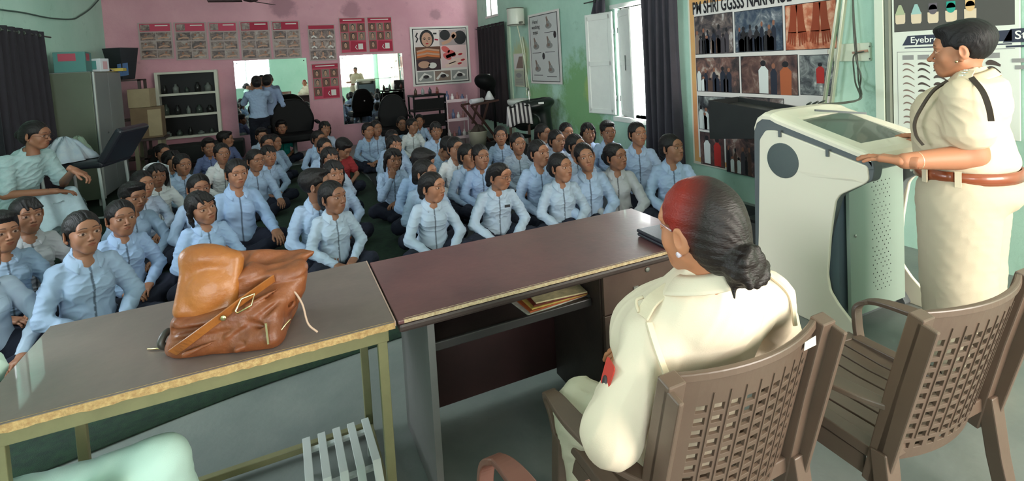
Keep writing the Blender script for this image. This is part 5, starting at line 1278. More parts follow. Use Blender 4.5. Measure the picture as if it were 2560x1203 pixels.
def specs(o, hc, hs, yaw, pitch, roll, par, m=None):
    m = m or mat('spectacle_frame', srgb(60, 50, 50), .3, metal=.5)
    def tr_(p): return Vector(head_pose(np.array([p], float)*hs, yaw, pitch, roll)[0] + np3(hc))
    g = []
    for s in (-1, 1): g.append([tr_((s*.032 + .021*math.cos(a*.4488), -.101, -.003 + .017*math.sin(a*.4488))) for a in range(15)])
    fr = MB(); [fr.tube(q, .0014, 5, False) for q in g]; fr.tube([tr_((-.011, -.102, .0)), tr_((.011, -.102, .0))], .0014, 5)
    for s in (-1, 1): fr.tube([tr_((s*.053, -.100, .002)), tr_((s*.078, .005, .006))], .0013, 5)
    fr.build('spectacles', m, par)
specs(o3, J3['head'], 1.06, .35, .10, 0, o3)
# --- two girls standing in front of the left mirror, seen from behind
def stander(px, py, d, rz, label, arms, col, seed):
    p = at(px, py, d=d); hz = p.z; k = hz/1.42
    J = dict(hip=(0, 0, .84*k), chest=(0, 0, 1.10*k), neck=(0, .015, 1.29*k), head=(0, 0, hz), sh=[(-.145, .01, 1.235*k), (.145, .01, 1.235*k)], kn=[(-.08, 0, .45*k), (.08, 0, .45*k)], an=[(-.09, .03, .08), (.09, .03, .08)], hw=.075, hsc=.9)
    if arms == 'up': J.update(el=[(-.20, -.16, 1.10*k), (.20, -.16, 1.10*k)], wr=[(-.07, -.30, 1.28*k), (.07, -.30, 1.28*k)], hd=[((.1, -.1, 1), (0, 1, 0), .6), ((-.1, -.1, 1), (0, 1, 0), .6)])
    else: J.update(el=[(-.23, .04, 1.0*k), (.23, .04, 1.0*k)], wr=[(-.18, -.14, .92*k), (.18, -.14, .92*k)], hd=[((.3, -1, -.1), (0, 0, 1), .5), ((-.3, -1, -.1), (0, 0, 1), .5)])
    o = adult(label, (p.x, p.y, 0), rz, J, 'bun', hs=1.0, kind=0, b=.72, group='girls standing before the mirror', skincol=(.8, .78, .75))
    T = [((0, 0, .86*k), (.155, .12, .09)), ((0, 0, 1.0*k), (.135, .105, .14)), ((0, 0, 1.14*k), (.14, .10, .12))]
    cloth(o, full_top(J, T, [.052, .048, .038], seed, res=.008), 'shirt', m_shirt, col)
    cloth(o, full_legs(J, (.15, .12, .10, .088, .070, .062), seed, cut=.93*k), 'trousers', m_trou, (.5, .5, .5)); shoes(o, J, mat('black_shoe', srgb(24, 24, 26), .35)); return o
stander(641, 207, 8.6, math.pi+.1, 'girl in blue shirt standing before the left mirror, arms raised, left one', 'up', srgb(140, 158, 184), 61)
stander(668, 203, 9.05, math.pi-.15, 'girl in blue shirt standing before the left mirror, right one with elbow out', 'down', srgb(136, 152, 182), 62)
# --- bystander in pale mint sitting out of view at lower left
k4 = at(392, 1130, z=.53); r4 = math.radians(78); L4 = Vector((k4.x, k4.y, 0)) - Matrix.Rotation(r4, 3, 'Z') @ Vector((.02, -.50, 0)); L4.z = 0
J4 = dict(hip=(0, .06, .40), chest=(0, .12, .80), neck=(0, .15, 1.06), head=(0, .12, 1.175), sh=[(-.165, .14, .98), (.165, .14, .98)], el=[(-.24, .05, .74), (.24, .05, .74)], wr=[(-.06, .0, .72), (.06, .0, .74)],
    kn=[(-.19, -.40, .34), (.02, -.50, .48)], an=[(-.17, -.42, .09), (.04, -.52, .10)], hd=[((.3, -1, 0), (0, 0, 1), .5), ((-.3, -1, 0), (0, 0, 1), .5)])
o4 = adult('person in pale mint clothes at lower left, only a draped knee in view', L4, r4, J4, 'bun', kind=1)
T4 = [((0, .06, .50), (.19, .16, .11)), ((0, .09, .64), (.16, .14, .14)), ((0, .12, .82), (.16, .12, .15))]
MC = srgb(186, 212, 200)
cloth(o4, full_top(J4, T4, [.058, .054, .042], 71, res=.009), 'kurta', m_khaki, MC)
def drape(v):
    v.cone((.05, -.05, .30), (.03, -.50, .490), .10, .055, k=.06); v.cone((-.12, -.05, .30), (-.17, -.38, .32), .11, .09, k=.08); v.cone((.03, -.49, .47), (.05, -.53, .12), .065, .13, k=.05); v.cone((-.15, -.40, .48), (-.10, -.45, .12), .09, .16, k=.08)
cloth(o4, full_legs(J4, (.17, .14, .10, .08, .06, .06), 23, extra=drape, cut=.66, amp=.002), 'trousers', m_khaki, MC)
# --- details on seated students
ap_ = HP[GLASS.name]; specs(GLASS, (0, 0, 0), ap_[0], ap_[1], ap_[2], ap_[3], GLASS)
gl = [c for c in GLASS.children if c.name.startswith('spectacles')][0]
for v_ in gl.data.vertices: v_.co = Vector(bend(np.array([v_.co[:]]) + np.array(HC), ap_[4])[0])
def on_shirt(o, x, z):
    s_ = [c for c in o.children if c.name.startswith('shirt')][0]; n_ = len(s_.data.vertices); a_ = np.zeros(n_*3, np.float32); s_.data.vertices.foreach_get('co', a_); a_ = a_.reshape(-1, 3)
    m_ = (np.abs(a_[:, 0]-x) < .012) & (np.abs(a_[:, 2]-z) < .012); return s_, float(a_[m_, 1].min())
for o_, bx, bz in ((BADGE, .068, .40),):
    s_, yy_ = on_shirt(o_, bx, bz); MB().cbox((bx, yy_-.003, bz), (.050, .007, .022)).build('pocket_badge', mat('badge_dark', srgb(24, 26, 34), .5), s_)
ap_ = HP[SCARF.name]; hs_ = ap_[0]
def scarf_fn(u, v):
    a = math.radians(-20 + 220*u); r_ = .100 + .012*math.sin(v*6); p_ = (math.cos(a)*(.098+.02*v), .03 + max(-.03, math.sin(a)*(.112+.02*v)) , .10 - .02*math.cos(2*a) - .30*v)
    return Vector(bend(head_pose(np.array([p_], float)*hs_, ap_[1], ap_[2], ap_[3]) + np.array(HC), ap_[4])[0])
MB().grid(scarf_fn, 26, 14).build('headscarf', mat('scarf_white', srgb(206, 208, 212), .85), SCARF, solid=.004)
# ---------------------------------------------------------------- things on the right wall
def wall_sheet(tlp, trp, blp, off=.03, x=XR):
    a = at(*tlp, x=x-off); b = at(*trp, x=x-off); c = at(*blp, x=x-off)
    zt = (a.z+b.z)/2; zb_ = c.z
    return Flat((x-off, a.y, zt), (x-off, b.y, zt), (x-off, a.y, zb_), (-1, 0, 0))
ZB1, ZB0 = 2.36, .30       # photo banner: leaning flat on the wall
ya, yb_ = 4.50, 2.86
F = Flat((XR-.03, ya, ZB1), (XR-.03, yb_, ZB1), (XR-.03, ya, ZB0), (-1, 0, 0), .0015)
t = thing('photo_banner', 'large school photo banner with orange border standing against the right wall', 'banner')
slab(F, 0, 0, 1, 1, .012, 'banner_sheet', mat('banner_white', srgb(228, 222, 206), .5), t)
g_or = mat('banner_orange', srgb(222, 140, 96), .5, rgb2=srgb(226, 178, 112), nscale=1.2)
def uv_of(px, py):
    p = at(px, py, x=XR-.03); return ((ya-p.y)/(ya-yb_), (ZB1-p.z)/(ZB1-ZB0))
F.rect(.015, .0, .985, .985, g_or, 0); F.rect(.055, .13, .985, .960, PAPER, 1)
F.build('banner_print', t)
text_on(F, 'PM SHRI GGSSS NARNAUL', .045, uv_of(1735, 36)[1], .135, INK, 'banner_lettering', t, bold=.035, k=3, maxw=1.22)
text_on(F, 'VOCATIONAL BEAUTY & WELLNESS', .08, .045, .05, flatm('banner_red', 176, 40, 44), 'banner_heading', t, k=3, maxw=1.2) if False else None
pal = {'dusk': [(34, 32, 38), (64, 58, 62), (120, 104, 100), (196, 188, 186)], 'blue': [(30, 38, 54), (58, 72, 92), (110, 116, 124), (200, 200, 204)], 'henna': [(150, 70, 44), (196, 104, 70), (222, 160, 128), (232, 190, 160)],
       'red': [(38, 34, 40), (70, 58, 58), (128, 92, 84), (200, 186, 174)], 'shop': [(46, 38, 42), (84, 58, 56), (112, 82, 74), (160, 140, 132)], 'grey': [(36, 38, 42), (84, 86, 90), (150, 152, 150), (226, 226, 220)]}
def banner_photo(x0, y0, x1, y1, pk, seed, people):
    u0, v0 = uv_of(x0, y0); u1, _ = uv_of(x1, y0 if x1 < 1900 else y0); _, v1 = uv_of(x0, y1)
    G = Flat(F.P(u0, v0, 1), F.P(u1, v0, 1), F.P(u0, v1, 1), (-1, 0, 0), .0008)
    G.rect(0, 0, 1, 1, INK, 0); G.rect(.012, .015, .988, .985, print_mat('banner_photo_%d' % seed, pal[pk], 8, seed*3.1), 1)
    for (cx, top, h, w, c, hc) in people: figure_print(G, cx, top, h, w*.8, c, hc, 2)
    return G, G.build('banner_photo', t)
NAVY = flatm('navy', 44, 48, 62); WHI = flatm('white_cloth', 220, 222, 220); REDP = flatm('red_cloth', 186, 52, 48); HEN = flatm('henna_dark', 150, 66, 40)
def crowd(n, seed, cols):
    """people seen small in a banner photo: two uneven rows"""
    r = random.Random(seed); out = []; cols = cols + [flatm('dusk_cloth', 74, 68, 74), flatm('brown_cloth', 92, 70, 62)]
    for row in (0, 1):
        for i in range(n-row):
            out.append((.06+.88*(i+.5*row)/n+.05*r.random(), .26+.20*row+.14*r.random(), .80, .10+.07*r.random(), cols[r.randrange(len(cols))], SKIND if r.random() < .4 else INK))
    return [(a, b_, min(c, .98-b_), d, e, f) for a, b_, c, d, e, f in out]
banner_photo(1736, 42, 1832, 137, 'dusk', 1, crowd(6, 1, [NAVY, INK, TAUPE]))
banner_photo(1836, 30, 1957, 132, 'blue', 2, crowd(7, 2, [NAVY, NAVY, INK]))
G, go = banner_photo(1962, 14, 2092, 127, 'henna', 3, [])
for bx in (.25, .70):   # two pairs of hennaed hands
    H = Flat(G.o - G.n*0, G.o+G.u, G.o+G.w, G.n, .0012)
    for s in (-1, 1):
        H.stroke([(bx+s*.05, .02), (bx+s*.08, .40), (bx+s*.10, .62)], [.07, .065, .085], HEN, 3)
        for k in range(4): H.stroke([(bx+s*(.04+.04*k), .60), (bx+s*(.05+.045*k), .78), (bx+s*(.05+.05*k), .92-.03*k)], [.020, .016, .010], HEN, 3)
    H.build('henna_hands', go)
banner_photo(1740, 145, 1848, 228, 'red', 4, crowd(5, 4, [NAVY, WHI, NAVY]) )
banner_photo(1852, 141, 1995, 233, 'shop', 5, [(.42, .12, .86, .22, WHI, INK), (.60, .20, .8, .14, NAVY, SKIND), (.80, .16, .84, .24, flatm('rust', 176, 96, 62), INK)])
banner_photo(1999, 138, 2084, 237, 'grey', 6, [(.62, .2, .5, .3, REDP, INK)])
banner_photo(1745, 239, 1845, 322, 'grey', 7, crowd(6, 7, [WHI, WHI, NAVY]))
banner_photo(1750, 328, 1810, 408, 'shop', 8, [(.30, .1, .85, .34, WHI, INK), (.72, .12, .85, .36, REDP, INK)])
banner_photo(1814, 333, 1896, 428, 'red', 9, crowd(4, 9, [INK, NAVY, WHI]))
banner_photo(1849, 241, 1960, 330, 'dusk', 10, crowd(5, 10, [NAVY, WHI]))
banner_photo(1900, 340, 2010, 440, 'blue', 11, crowd(5, 11, [NAVY, WHI]))
alu = mat('aluminium', srgb(206, 202, 180), .3, metal=.75)
for k, (pa_, pb_) in enumerate((((2097, 4), (2062, 250)), ((2112, 4), (2080, 252)))):
    a = at(*pa_, x=XR-.09); b2 = at(*pb_, x=XR-.10); d = (b2-a).normalized(); e = a + d*((a.z-.02)/-d.z); s_ = a - d*.35
    tag(MB().bar(tuple(s_), tuple(e), .035, .020).build('metal_channel', alu, bevel=.003), ['slanting aluminium channel leaning on the wall, the one nearer the photo banner', 'slanting aluminium channel leaning on the wall, the one nearer the cables'][k], 'metal strip', 'aluminium channels beside the banner')
# white socket board with cables
p = at(2118, 134, x=XR-.01)
t = thing('socket_board', 'pale wall socket board with a plug above the white lectern', 'socket board')
a = at(2063, 112, x=XR-.01); b2 = at(2178, 152, x=XR-.01)
pw = mat('ivory_plastic', srgb(214, 220, 200), .45)
MB().box((XR-.028, b2.y, b2.z), (XR, a.y, a.z)).build('board', pw, t, bevel=.004)
for q in ((2174, 116), (2174, 147)):
    s_ = at(*q, x=XR-.03); MB().lathe([(.006, -.002), (.006, .002)], (XR-.029, s_.y, s_.z), 10, 'x').build('screw', MATS['dull_steel'], t)
pl_ = at(2150, 128, x=XR-.05); MB().bar((XR-.045, pl_.y+.06, pl_.z-.012), (XR-.04, pl_.y-.05, pl_.z+.002), .022, .018).build('plug', mat('plug_pink', srgb(170, 130, 110), .5), t)
cab = mat('black_cable', srgb(58, 62, 54), .5)
e1 = at(2150, 262, d=3.05)
q0 = at(2132, -10, x=XR-.05)
for k, (lab, mids) in enumerate((('long black cable hanging down the wall to the white lectern, straightest', [(2136, 60), (2142, 130), (2146, 200)]), ('black cable drooping in a bow beside the straight one', [(2134, 70), (2141, 150), (2152, 190), (2148, 225)]), ('black cable running from the plug down to the white lectern', [(2160, 129), (2140, 134), (2133, 150), (2138, 205)]))):
    pts = ([tuple(q0)] if k < 2 else []) + [tuple(at(*m_, x=XR-.06-.015*k)) for m_ in mids] + [tuple(at(2146, 250, d=3.75)), (3.30+.05*k, 2.36, 1.175), (3.22+.07*k, 2.30, 1.205)]
    tag(MB().tube(spline(pts, 6), .006, 6).build('cable', cab), lab, 'cable', 'cables by the white lectern')
# nail and eyebrow poster boards
yE = at(2232, 150, x=XR-.02).y; F = Flat((XR-.02, yE, 2.36), (XR-.02, yE-.74, 2.36), (XR-.02, yE, .90), (-1, 0, 0), .0012)
t = thing('poster', 'nail shape and eyebrow shape poster behind the standing officer', 'poster')
slab(F, 0, 0, 1, 1, .015, 'poster_board', mat('board_cream', srgb(226, 228, 216), .5), t)
def uvE(px, py): p_ = at(px, py, x=XR-.02); return ((yE-p_.y)/.74, (2.36-p_.z)/1.46)
cha = flatm('charcoal_panel', 84, 82, 78); cream = flatm('nail_cream', 226, 206, 178)
u0, v0 = uvE(2236, 81); u1, v1 = uvE(2450, 60)
F.rect(u0, .10, .97, v0, cha, 0)
tips = [flatm('tip_sage', 178, 186, 150), flatm('tip_aqua', 160, 196, 190), flatm('tip_slate', 104, 96, 104), flatm('tip_teal', 44, 158, 140), flatm('tip_peach', 226, 186, 130)]
for k, (cx, cy) in enumerate(((2251, 40), (2291, 38), (2333, 36), (2378, 32), (2426, 28))):
    u, v_ = uvE(cx, cy); w_ = .058; hh_ = .058
    F.stroke([(u, v_-hh_*.2), (u, v_+hh_*.55), (u, v_+hh_*.72)], [w_*.80, w_*.78, w_*.62], cream, 1)
    if k in (0, 1): F.poly([(u-w_*.8, v_-.005), (u-w_*.45, v_-hh_*.62), (u-w_*.2, v_-hh_*.95), (u+w_*.2, v_-hh_*.95), (u+w_*.45, v_-hh_*.62), (u+w_*.8, v_-.005)], tips[k], 2)
    else: F.ell(u, v_-hh_*.42, w_*.62, hh_*.42, tips[k], 2); F.rect(u-w_*.62, v_-hh_*.95, u+w_*.62, v_-hh_*.42, tips[k], 2)
for q in range(5): F.rect(u0+.03+.17*q, .115, u0+.14+.17*q, .125, cream, 1)
u2, v2 = uvE(2256, 114); u3, v3 = uvE(2262, 93)
F.poly([(u2, v2), (.95, v2), (.95, v2-.048), (u2+.05, v2-.048)], flatm('header_navy', 58, 62, 78), 0)
F.rect(u2+.02, v2+.010, .95, v2+.016, MATS['print_header_navy'], 0)
um, vm_ = uvE(2243, 132); F.rect(um, v2+.032, .97, v2+.035, GREY, 0); F.rect(um, v2+.032, um+.004, .97, GREY, 0)
for c in range(6):
    uc = um + .05 + c*.135; F.rect(uc, v2+.05, uc+.10, v2+.074, GREY, 0)
    for r in range(11):
        vc = v2 + .098 + r*.034; th = .0035 + .0013*c; arch = .012 + .003*((r*3) % 4)
        F.stroke([(uc+.105*q/7, vc+.010*q/7 - arch*.7*math.sin(math.pi*(q/7)**.8)) for q in range(8)], [th*(.5+.7*math.sin(math.pi*(q/7)**.6)) for q in range(8)], flatm('brow_brown', 84, 72, 66) if c else TAUPE, 0)
F.build('poster_print', t)
text_on(F, 'Eyebrow Shape', u2+.075, v2-.011, .046, flatm('header_white', 236, 236, 230), 'header_lettering', t, bold=.02, k=3)
MB().box((XR-.05, yE-.006+.014, .88), (XR-.004, yE+.022+.014, 2.36)).build('board_edge', mat('edge_grey', srgb(120, 124, 112), .5), t)
MB().box((XR-.06, yE+.045, .86), (XR-.004, yE+.105, 2.36)).build('board_strip', mat('edge_cream', srgb(214, 222, 204), .5), t)
# second board with header
yS = yE-.80; F = Flat((XR-.02, yS, 2.36), (XR-.02, yS-.8, 2.36), (XR-.02, yS, .78), (-1, 0, 0), .0012)
t = thing('poster', 'pale training poster with a dark navy header at the right edge', 'poster')
slab(F, 0, 0, 1, 1, .015, 'poster_board', MATS['board_cream'], t)
def uvS(px, py): p_ = at(px, py, x=XR-.02); return ((yS-p_.y)/.8, (2.36-p_.z)/1.58)
ux, vx = uvS(2507, 107); F.poly([(ux-.0, vx), (.98, vx), (.98, vx-.055), (ux+.05, vx-.055)], MATS['print_header_navy'], 0); F.rect(ux+.02, vx+.012, .98, vx+.02, MATS['print_header_navy'], 0)
uq, vq = uvS(2470, 20); F.rect(.05, vq-.10, .97, vq+.075, flatm('panel_pale', 216, 216, 206), 0); F.rect(.05, vq+.075, .97, vq+.079, GREY, 1)
F.rect(.1, vq-.004, .45, vq+.006, GREY, 1); F.rect(.3, vq-.03, .5, vq-.02, GREY, 1)
F.ell(.62, .62, .42, .12, flatm('pale_violet', 190, 186, 190), 0); F.ell(.60, .68, .35, .07, GREY, 1); F.rect(.05, .86, .97, .872, MATS['print_header_navy'], 0)
uy, vy = uvS(2530, 150); F.rect(uy, vy-.006, uy+.2, vy+.010, GREY, 1); F.rect(uy+.02, vy+.022, uy+.18, vy+.038, GREY, 1)
F.build('poster_print', t); text_on(F, 'Stud', ux+.075, vx-.013, .055, MATS['print_header_white'], 'header_lettering', t, bold=.02, k=3)
# hand washing poster
F = wall_sheet((1319, 40), (1396, 20), (1323, 208)); t = thing('poster', 'white hand washing poster beside the folded shutter on the green wall', 'poster')
slab(F, 0, 0, 1, 1, .008, 'poster_sheet', PAPER, t); F.rect(.05, .03, .95, .97, INK, 0); F.rect(.065, .04, .935, .96, flatm('poster_grey_white', 206, 204, 202), 1)
for k, s_ in enumerate(('Hand', 'washing', 'steps')): pass
for k, (cx, cy) in enumerate(((.68, .17), (.25, .44), (.68, .44), (.27, .76), (.70, .78))):
    F.ell(cx, cy+.03, .10, .04, GREY, 2); F.stroke([(cx-.02, cy+.04), (cx-.03, cy-.04), (cx-.06, cy-.10)], [.04, .03, .015], TAUPE, 3); F.stroke([(cx+.06, cy+.04), (cx+.02, cy-.02), (cx-.04, cy-.02)], .02, GREY, 4); F.rect(cx-.14, cy+.115, cx+.16, cy+.122, DARK, 2)
for cx, cy in ((.86, .33), (.48, .61)): F.ell(cx, cy, .045, .05, DARK, 2, n=8)
F.build('poster_print', t)
for k, s_ in enumerate(('Hand', 'washing', 'steps')): text_on(F, s_, .13 + .03*(k != 1), .14+.075*k, .07, DARK, 'lettering', t, k=4, bold=.015)
# small narrow wall mirror strip with notice, water heater, pipes
wp_ = mat('heater_white', srgb(206, 208, 196), .35)
hp = at(1289, 42, x=XR-.22); t = thing('water_heater', 'small white cylindrical water heater high on the wall above the notice', 'water heater')
MB().lathe([(.10, -.17), (.155, -.16), (.16, -.14), (.16, .14), (.155, .16), (.10, .17)], tuple(hp), 28).build('tank', wp_, t)
for z in (-.15, .15): MB().lathe([(.163, z-.008), (.163, z+.008)], tuple(hp), 28).build('band', mat('heater_band', srgb(96, 96, 84), .5), t)
MB().tube(spline([tuple(hp+Vector((.0, -.05, -.17))), tuple(hp+Vector((.05, -.07, -.5))), (XR-.05, hp.y-.1, .9)], 5), .011, 8).build('pipe', mat('pipe_cream', srgb(196, 200, 176), .5), t)
MB().tube([tuple(hp+Vector((.0, -.14, -.12))), tuple(hp+Vector((.0, -.26, -.12)))], .02, 10).build('valve', MATS['heater_band'], t)
F = wall_sheet((1283, 136), (1312, 130), (1286, 216)); t = thing('notice', 'small faded notice with a dark right edge between curtain and hand washing poster', 'notice')
slab(F, 0, 0, 1, 1, .02, 'notice_board', mat('notice_cream', srgb(206, 206, 180), .6), t); F.rect(.05, .02, .80, .48, PAPER, 0); F.poly([(.2, .45), (.5, .1), (.8, .1), (.8, .45)], TAUPE, 1); F.rect(.05, .52, .8, .97, flatm('notice_grey', 176, 176, 160), 0); F.ell(.4, .66, .25, .07, GREY, 1)
for q in range(4): F.rect(.12, .78+.045*q, .72, .792+.045*q, GREY, 1)
F.rect(.86, 0, 1, 1, INK, 0); F.build('notice_print', t)
MB().tube(spline([tuple(at(1305, 92, x=XR-.04)), tuple(at(1311, 130, x=XR-.04)), tuple(at(1316, 220, x=XR-.04)), tuple(at(1318, 240, x=XR-.05))], 6), .014, 8).build('pipe', MATS['pipe_cream'], t)
# ---------------------------------------------------------------- far wall furniture
cup = mat('cupboard_grey', srgb(124, 130, 130), .42, spec=.5, noise=.08, nscale=3); cup2 = mat('cupboard_olive', srgb(96, 104, 88), .5, noise=.1, nscale=3)
hx0, hx1, hy0, hy1, hz = -2.66, -2.14, 8.22, 9.50, 1.745
t = thing('steel_cupboard', 'tall grey steel cupboard with olive side in the left corner', 'cupboard')
MB().box((hx0, hy0, .10), (hx1-.02, hy1, hz)).build('cupboard_body', cup2, t, bevel=.006)
MB().box((hx0+.01, hy0+.01, hz), (hx1-.03, hy1-.01, hz+.008)).build('cupboard_top', cup, t)
for k in (0, 1):
    ya_ = hy0+.012+k*(hy1-hy0-.02)/2; d = MB().box((hx1-.02, ya_, .12), (hx1, ya_+(hy1-hy0)/2-.016, hz-.01)).build('cupboard_door', cup, t, bevel=.004)
    if k == 0: MB().lathe([(.014, 0), (.012, .012)], (hx1, ya_+.40, .92), 12, 'x').build('lock', MATS['dull_steel'], d)
MB().box((hx1-.005, hy0-.002, .10), (hx1+.010, hy0+.035, hz)).build('corner_trim', mat('pale_metal', srgb(190, 192, 188), .4, metal=.3), t)
for x in (hx0+.04, hx1-.05):
    for y in (hy0+.05, hy1-.05): MB().box((x-.02, y-.02, 0), (x+.02, y+.02, .10)).build('leg', MATS['pale_metal'], t)
tealp = mat('teal_carton', srgb(74, 130, 126), .6); 
def box_thing(name, label, cat, c, d, rz, m, extra=None, group=None):
    t = thing(name, label, cat, c, rz, group); MB().box((-d[0]/2, -d[1]/2, 0), (d[0]/2, d[1]/2, d[2])).build('box_body', m, t, bevel=.004); 
    if extra: extra(t, d)
    return t
def lab1(t, d):
    MB().box((d[0]/2, -d[1]*.35, d[2]*.55), (d[0]/2+.002, d[1]*.15, d[2]*.92)).build('red_label', mat('label_red', srgb(170, 60, 80), .5), t)
    MB().box((-d[0]*.35, -d[1]/2-.002, d[2]*.55), (d[0]*.2, -d[1]/2, d[2]*.92)).build('red_label', MATS['label_red'], t)
box_thing('carton', 'teal carton with a red label on top of the grey cupboard', 'box', (-2.42, 8.55, hz+.01), (.32, .40, .26), .1, tealp, lab1)
def lab2(t, d):
    MB().box((-.06, -d[1]/2-.002, .03), (.05, -d[1]/2, .15)).build('printed_panel', mat('label_teal', srgb(96, 160, 156), .5), t); MB().box((d[0]/2, -.05, .03), (d[0]/2+.002, .06, .14)).build('printed_panel', mat('label_pink', srgb(214, 170, 176), .5), t)
box_thing('carton', 'white printed carton beside the teal one on the grey cupboard', 'box', (-2.27, 8.92, hz+.01), (.20, .22, .18), -.2, mat('white_carton', srgb(222, 226, 232), .6), lab2)
t = thing('bin', 'black tapering bin with a blue patch high in the left corner', 'bin', (-2.30, 10.35, 0), .2)
MB().lathe([(.16, 1.63), (.24, 2.13), (.25, 2.15), (.22, 2.13), (.15, 1.66)], n=4).build('bin_body', mat('bin_black', srgb(42, 44, 50), .5), t, bevel=.01)
MB().add([(.08, -.165, 1.70), (-.06, -.165, 1.68), (-.06, -.19, 1.88), (.08, -.19, 1.90)], [(0, 1, 2, 3)]).build('blue_sticker', mat('sticker_blue', srgb(52, 96, 150), .5), t, solid=.003)
t2 = thing('wooden_rack', 'dark tall rack standing in the left corner behind the cupboard', 'rack', (-2.30, 10.35, 0), 0)
for x in (-.25, .25):
    for y in (-.2, .2): MB().bar((x, y, 0), (x, y, 1.62), .04).build('post', darkw, t2)
for z in (.3, .95, 1.60): MB().box((-.27, -.22, z), (.27, .22, z+.025)).build('shelf', darkw, t2)
tag(MB().grid(lambda u, v: (-2.42+.26*u, 9.02+.30*v, hz+.012+.03*abs(math.sin(u*7+v*4))), 12, 12).build('plastic_bag', mat('clear_bag', srgb(190, 194, 196), .3), solid=.003), 'crumpled clear plastic bag at the back of the cupboard top', 'bag')
tag(MB().box((-2.32, 9.30, hz+.009), (-2.06, 9.50, hz+.055)).build('folder', mat('yellow_folder', srgb(206, 180, 84), .6), bevel=.004), 'yellow folder jutting from the cupboard top', 'folder')
# stacked cartons right of the cupboard
crd = mat('cardboard', srgb(118, 98, 74), .8, noise=.15, nscale=6); crd2 = mat('cardboard_light', srgb(164, 148, 118), .8, noise=.12, nscale=6)
t = thing('steel_stand', 'pale metal stand carrying cardboard boxes right of the cupboard', 'stand', (-1.98, 10.2, 0))
for x in (-.16, .16):
    for y in (-.16, .16): MB().bar((x, y, 0), (x, y, .62), .05).build('leg', mat('stand_cream', srgb(150, 142, 116), .6), t)
MB().box((-.24, -.22, .62), (.24, .22, .66)).build('stand_top', darkw, t)
box_thing('cardboard_box', 'lower brown cardboard box with a pale flap on the metal stand', 'box', (-1.98, 10.2, .662), (.42, .38, .50), .05, crd, lambda t, d: MB().box((.02, -d[1]/2-.004, .03), (.20, -d[1]/2, .46)).build('flap', crd2, t), 'cardboard boxes on the stand')
box_thing('cardboard_box', 'upper small cardboard box on the stacked boxes beside the shelf', 'box', (-2.04, 10.2, 1.165), (.30, .32, .30), -.1, crd2, None, 'cardboard boxes on the stand')
# wall display shelf
a = at(384, 182, y=YB-.22); b2 = at(541, 174, y=YB-.22); c = at(396, 352, y=YB-.22)
sx0, sx1, sz1, sz0 = a.x, b2.x, (a.z+b2.z)/2, c.z
t = thing('display_shelf', 'white framed glass fronted wall shelf with three black compartments', 'shelf'); fr = mat('shelf_white', srgb(206, 204, 190), .5)
y0_, y1_ = YB-.22, YB-.005
MB().box((sx0, y1_-.01, sz0), (sx1, y1_, sz1)).build('back_board', mat('shelf_black', (.003, .003, .003), .4, spec=.2), t)
for xx in (sx0, sx1-.05): MB().box((xx, y0_, sz0), (xx+.05, y1_-.01, sz1)).build('side_board', fr, t, bevel=.003)
MB().box((sx1, y0_-.0, sz0+.02), (sx1+.004, y1_, sz1-.02)).build('side_face', fr, t)
for k in range(4):
    z = sz0 + k*(sz1-sz0-.04)/3; MB().box((sx0+.05, y0_, z), (sx1-.05, y1_-.01, z+.04)).build('shelf_board', fr, t, bevel=.002)
rs = random.Random(3); items = []
for k in range(3):
    z = sz0 + .04 + k*(sz1-sz0-.04)/3
    for q in range(5):
        x = sx0+.12+q*(sx1-sx0-.24)/4.3; h_ = .06+.14*rs.random(); w_ = .03+.03*rs.random()
        it = MB(); it.lathe([(w_, 0), (w_*1.05, h_*.6), (w_*.5, h_*.8), (w_*.45, h_)], (x, y1_-.09, z+.001), 14)
        tag(it.build('jar', mat('jar_%d' % ((k+q) % 3), [srgb(104, 110, 106), srgb(60, 70, 64), srgb(34, 34, 34)][(k+q) % 3], .3)), '%s %s %s of the wall display shelf' % (['small dim jar', 'tapered jar', 'squat jar', 'cosmetic jar', 'dull jar'][q], ['at the left end', 'left of the middle', 'in the middle', 'right of the middle', 'at the right end'][q], ['on the lowest board', 'on the middle board', 'on the top board'][k]), 'jar', 'jars in the wall display shelf')
t = thing('low_bench', 'dark padded bench along the pink wall under the display shelf', 'bench', (-1.35, 10.75, 0)); MB().box((-.75, -.25, .10), (.70, .25, .42)).build('bench_body', mat('black_cloth', srgb(30, 32, 32), .8), t, bevel=.03)
# salon bed with clothes, left
bvin = mat('black_padding', srgb(36, 38, 46), .4, spec=.5); wt = mat('white_tube', srgb(190, 194, 194), .4)
tp0 = at(205, 402, d=5.9); t = thing('massage_bed', 'black padded treatment bed with raised backrest and white tube legs at left', 'treatment bed', (tp0.x+.06, tp0.y, 0), -.25)
MB().box((-.40, -.30, .66), (.30, .30, .74)).build('bed_pad', bvin, t, bevel=.03, seg=3)
b = MB(); b.M = Matrix.Translation((.28, 0, .72)) @ Matrix.Rotation(-1.0, 4, 'Y'); b.box((-.02, -.30, -.04), (.42, .30, .05)); b.build('backrest', bvin, t, bevel=.035, seg=3)
for x in (-.32, .24):
    for y in (-.26, .26): MB().tube([(x, y, .66), (x+.03, y, .0)], .016, 8).build('leg', wt, t)
MB().tube([(-.31, -.26, .10), (.26, -.26, .10)], .013, 8).build('brace', wt, t); MB().tube([(.26, -.26, .10), (.26, .26, .10)], .013, 8).build('brace', wt, t)
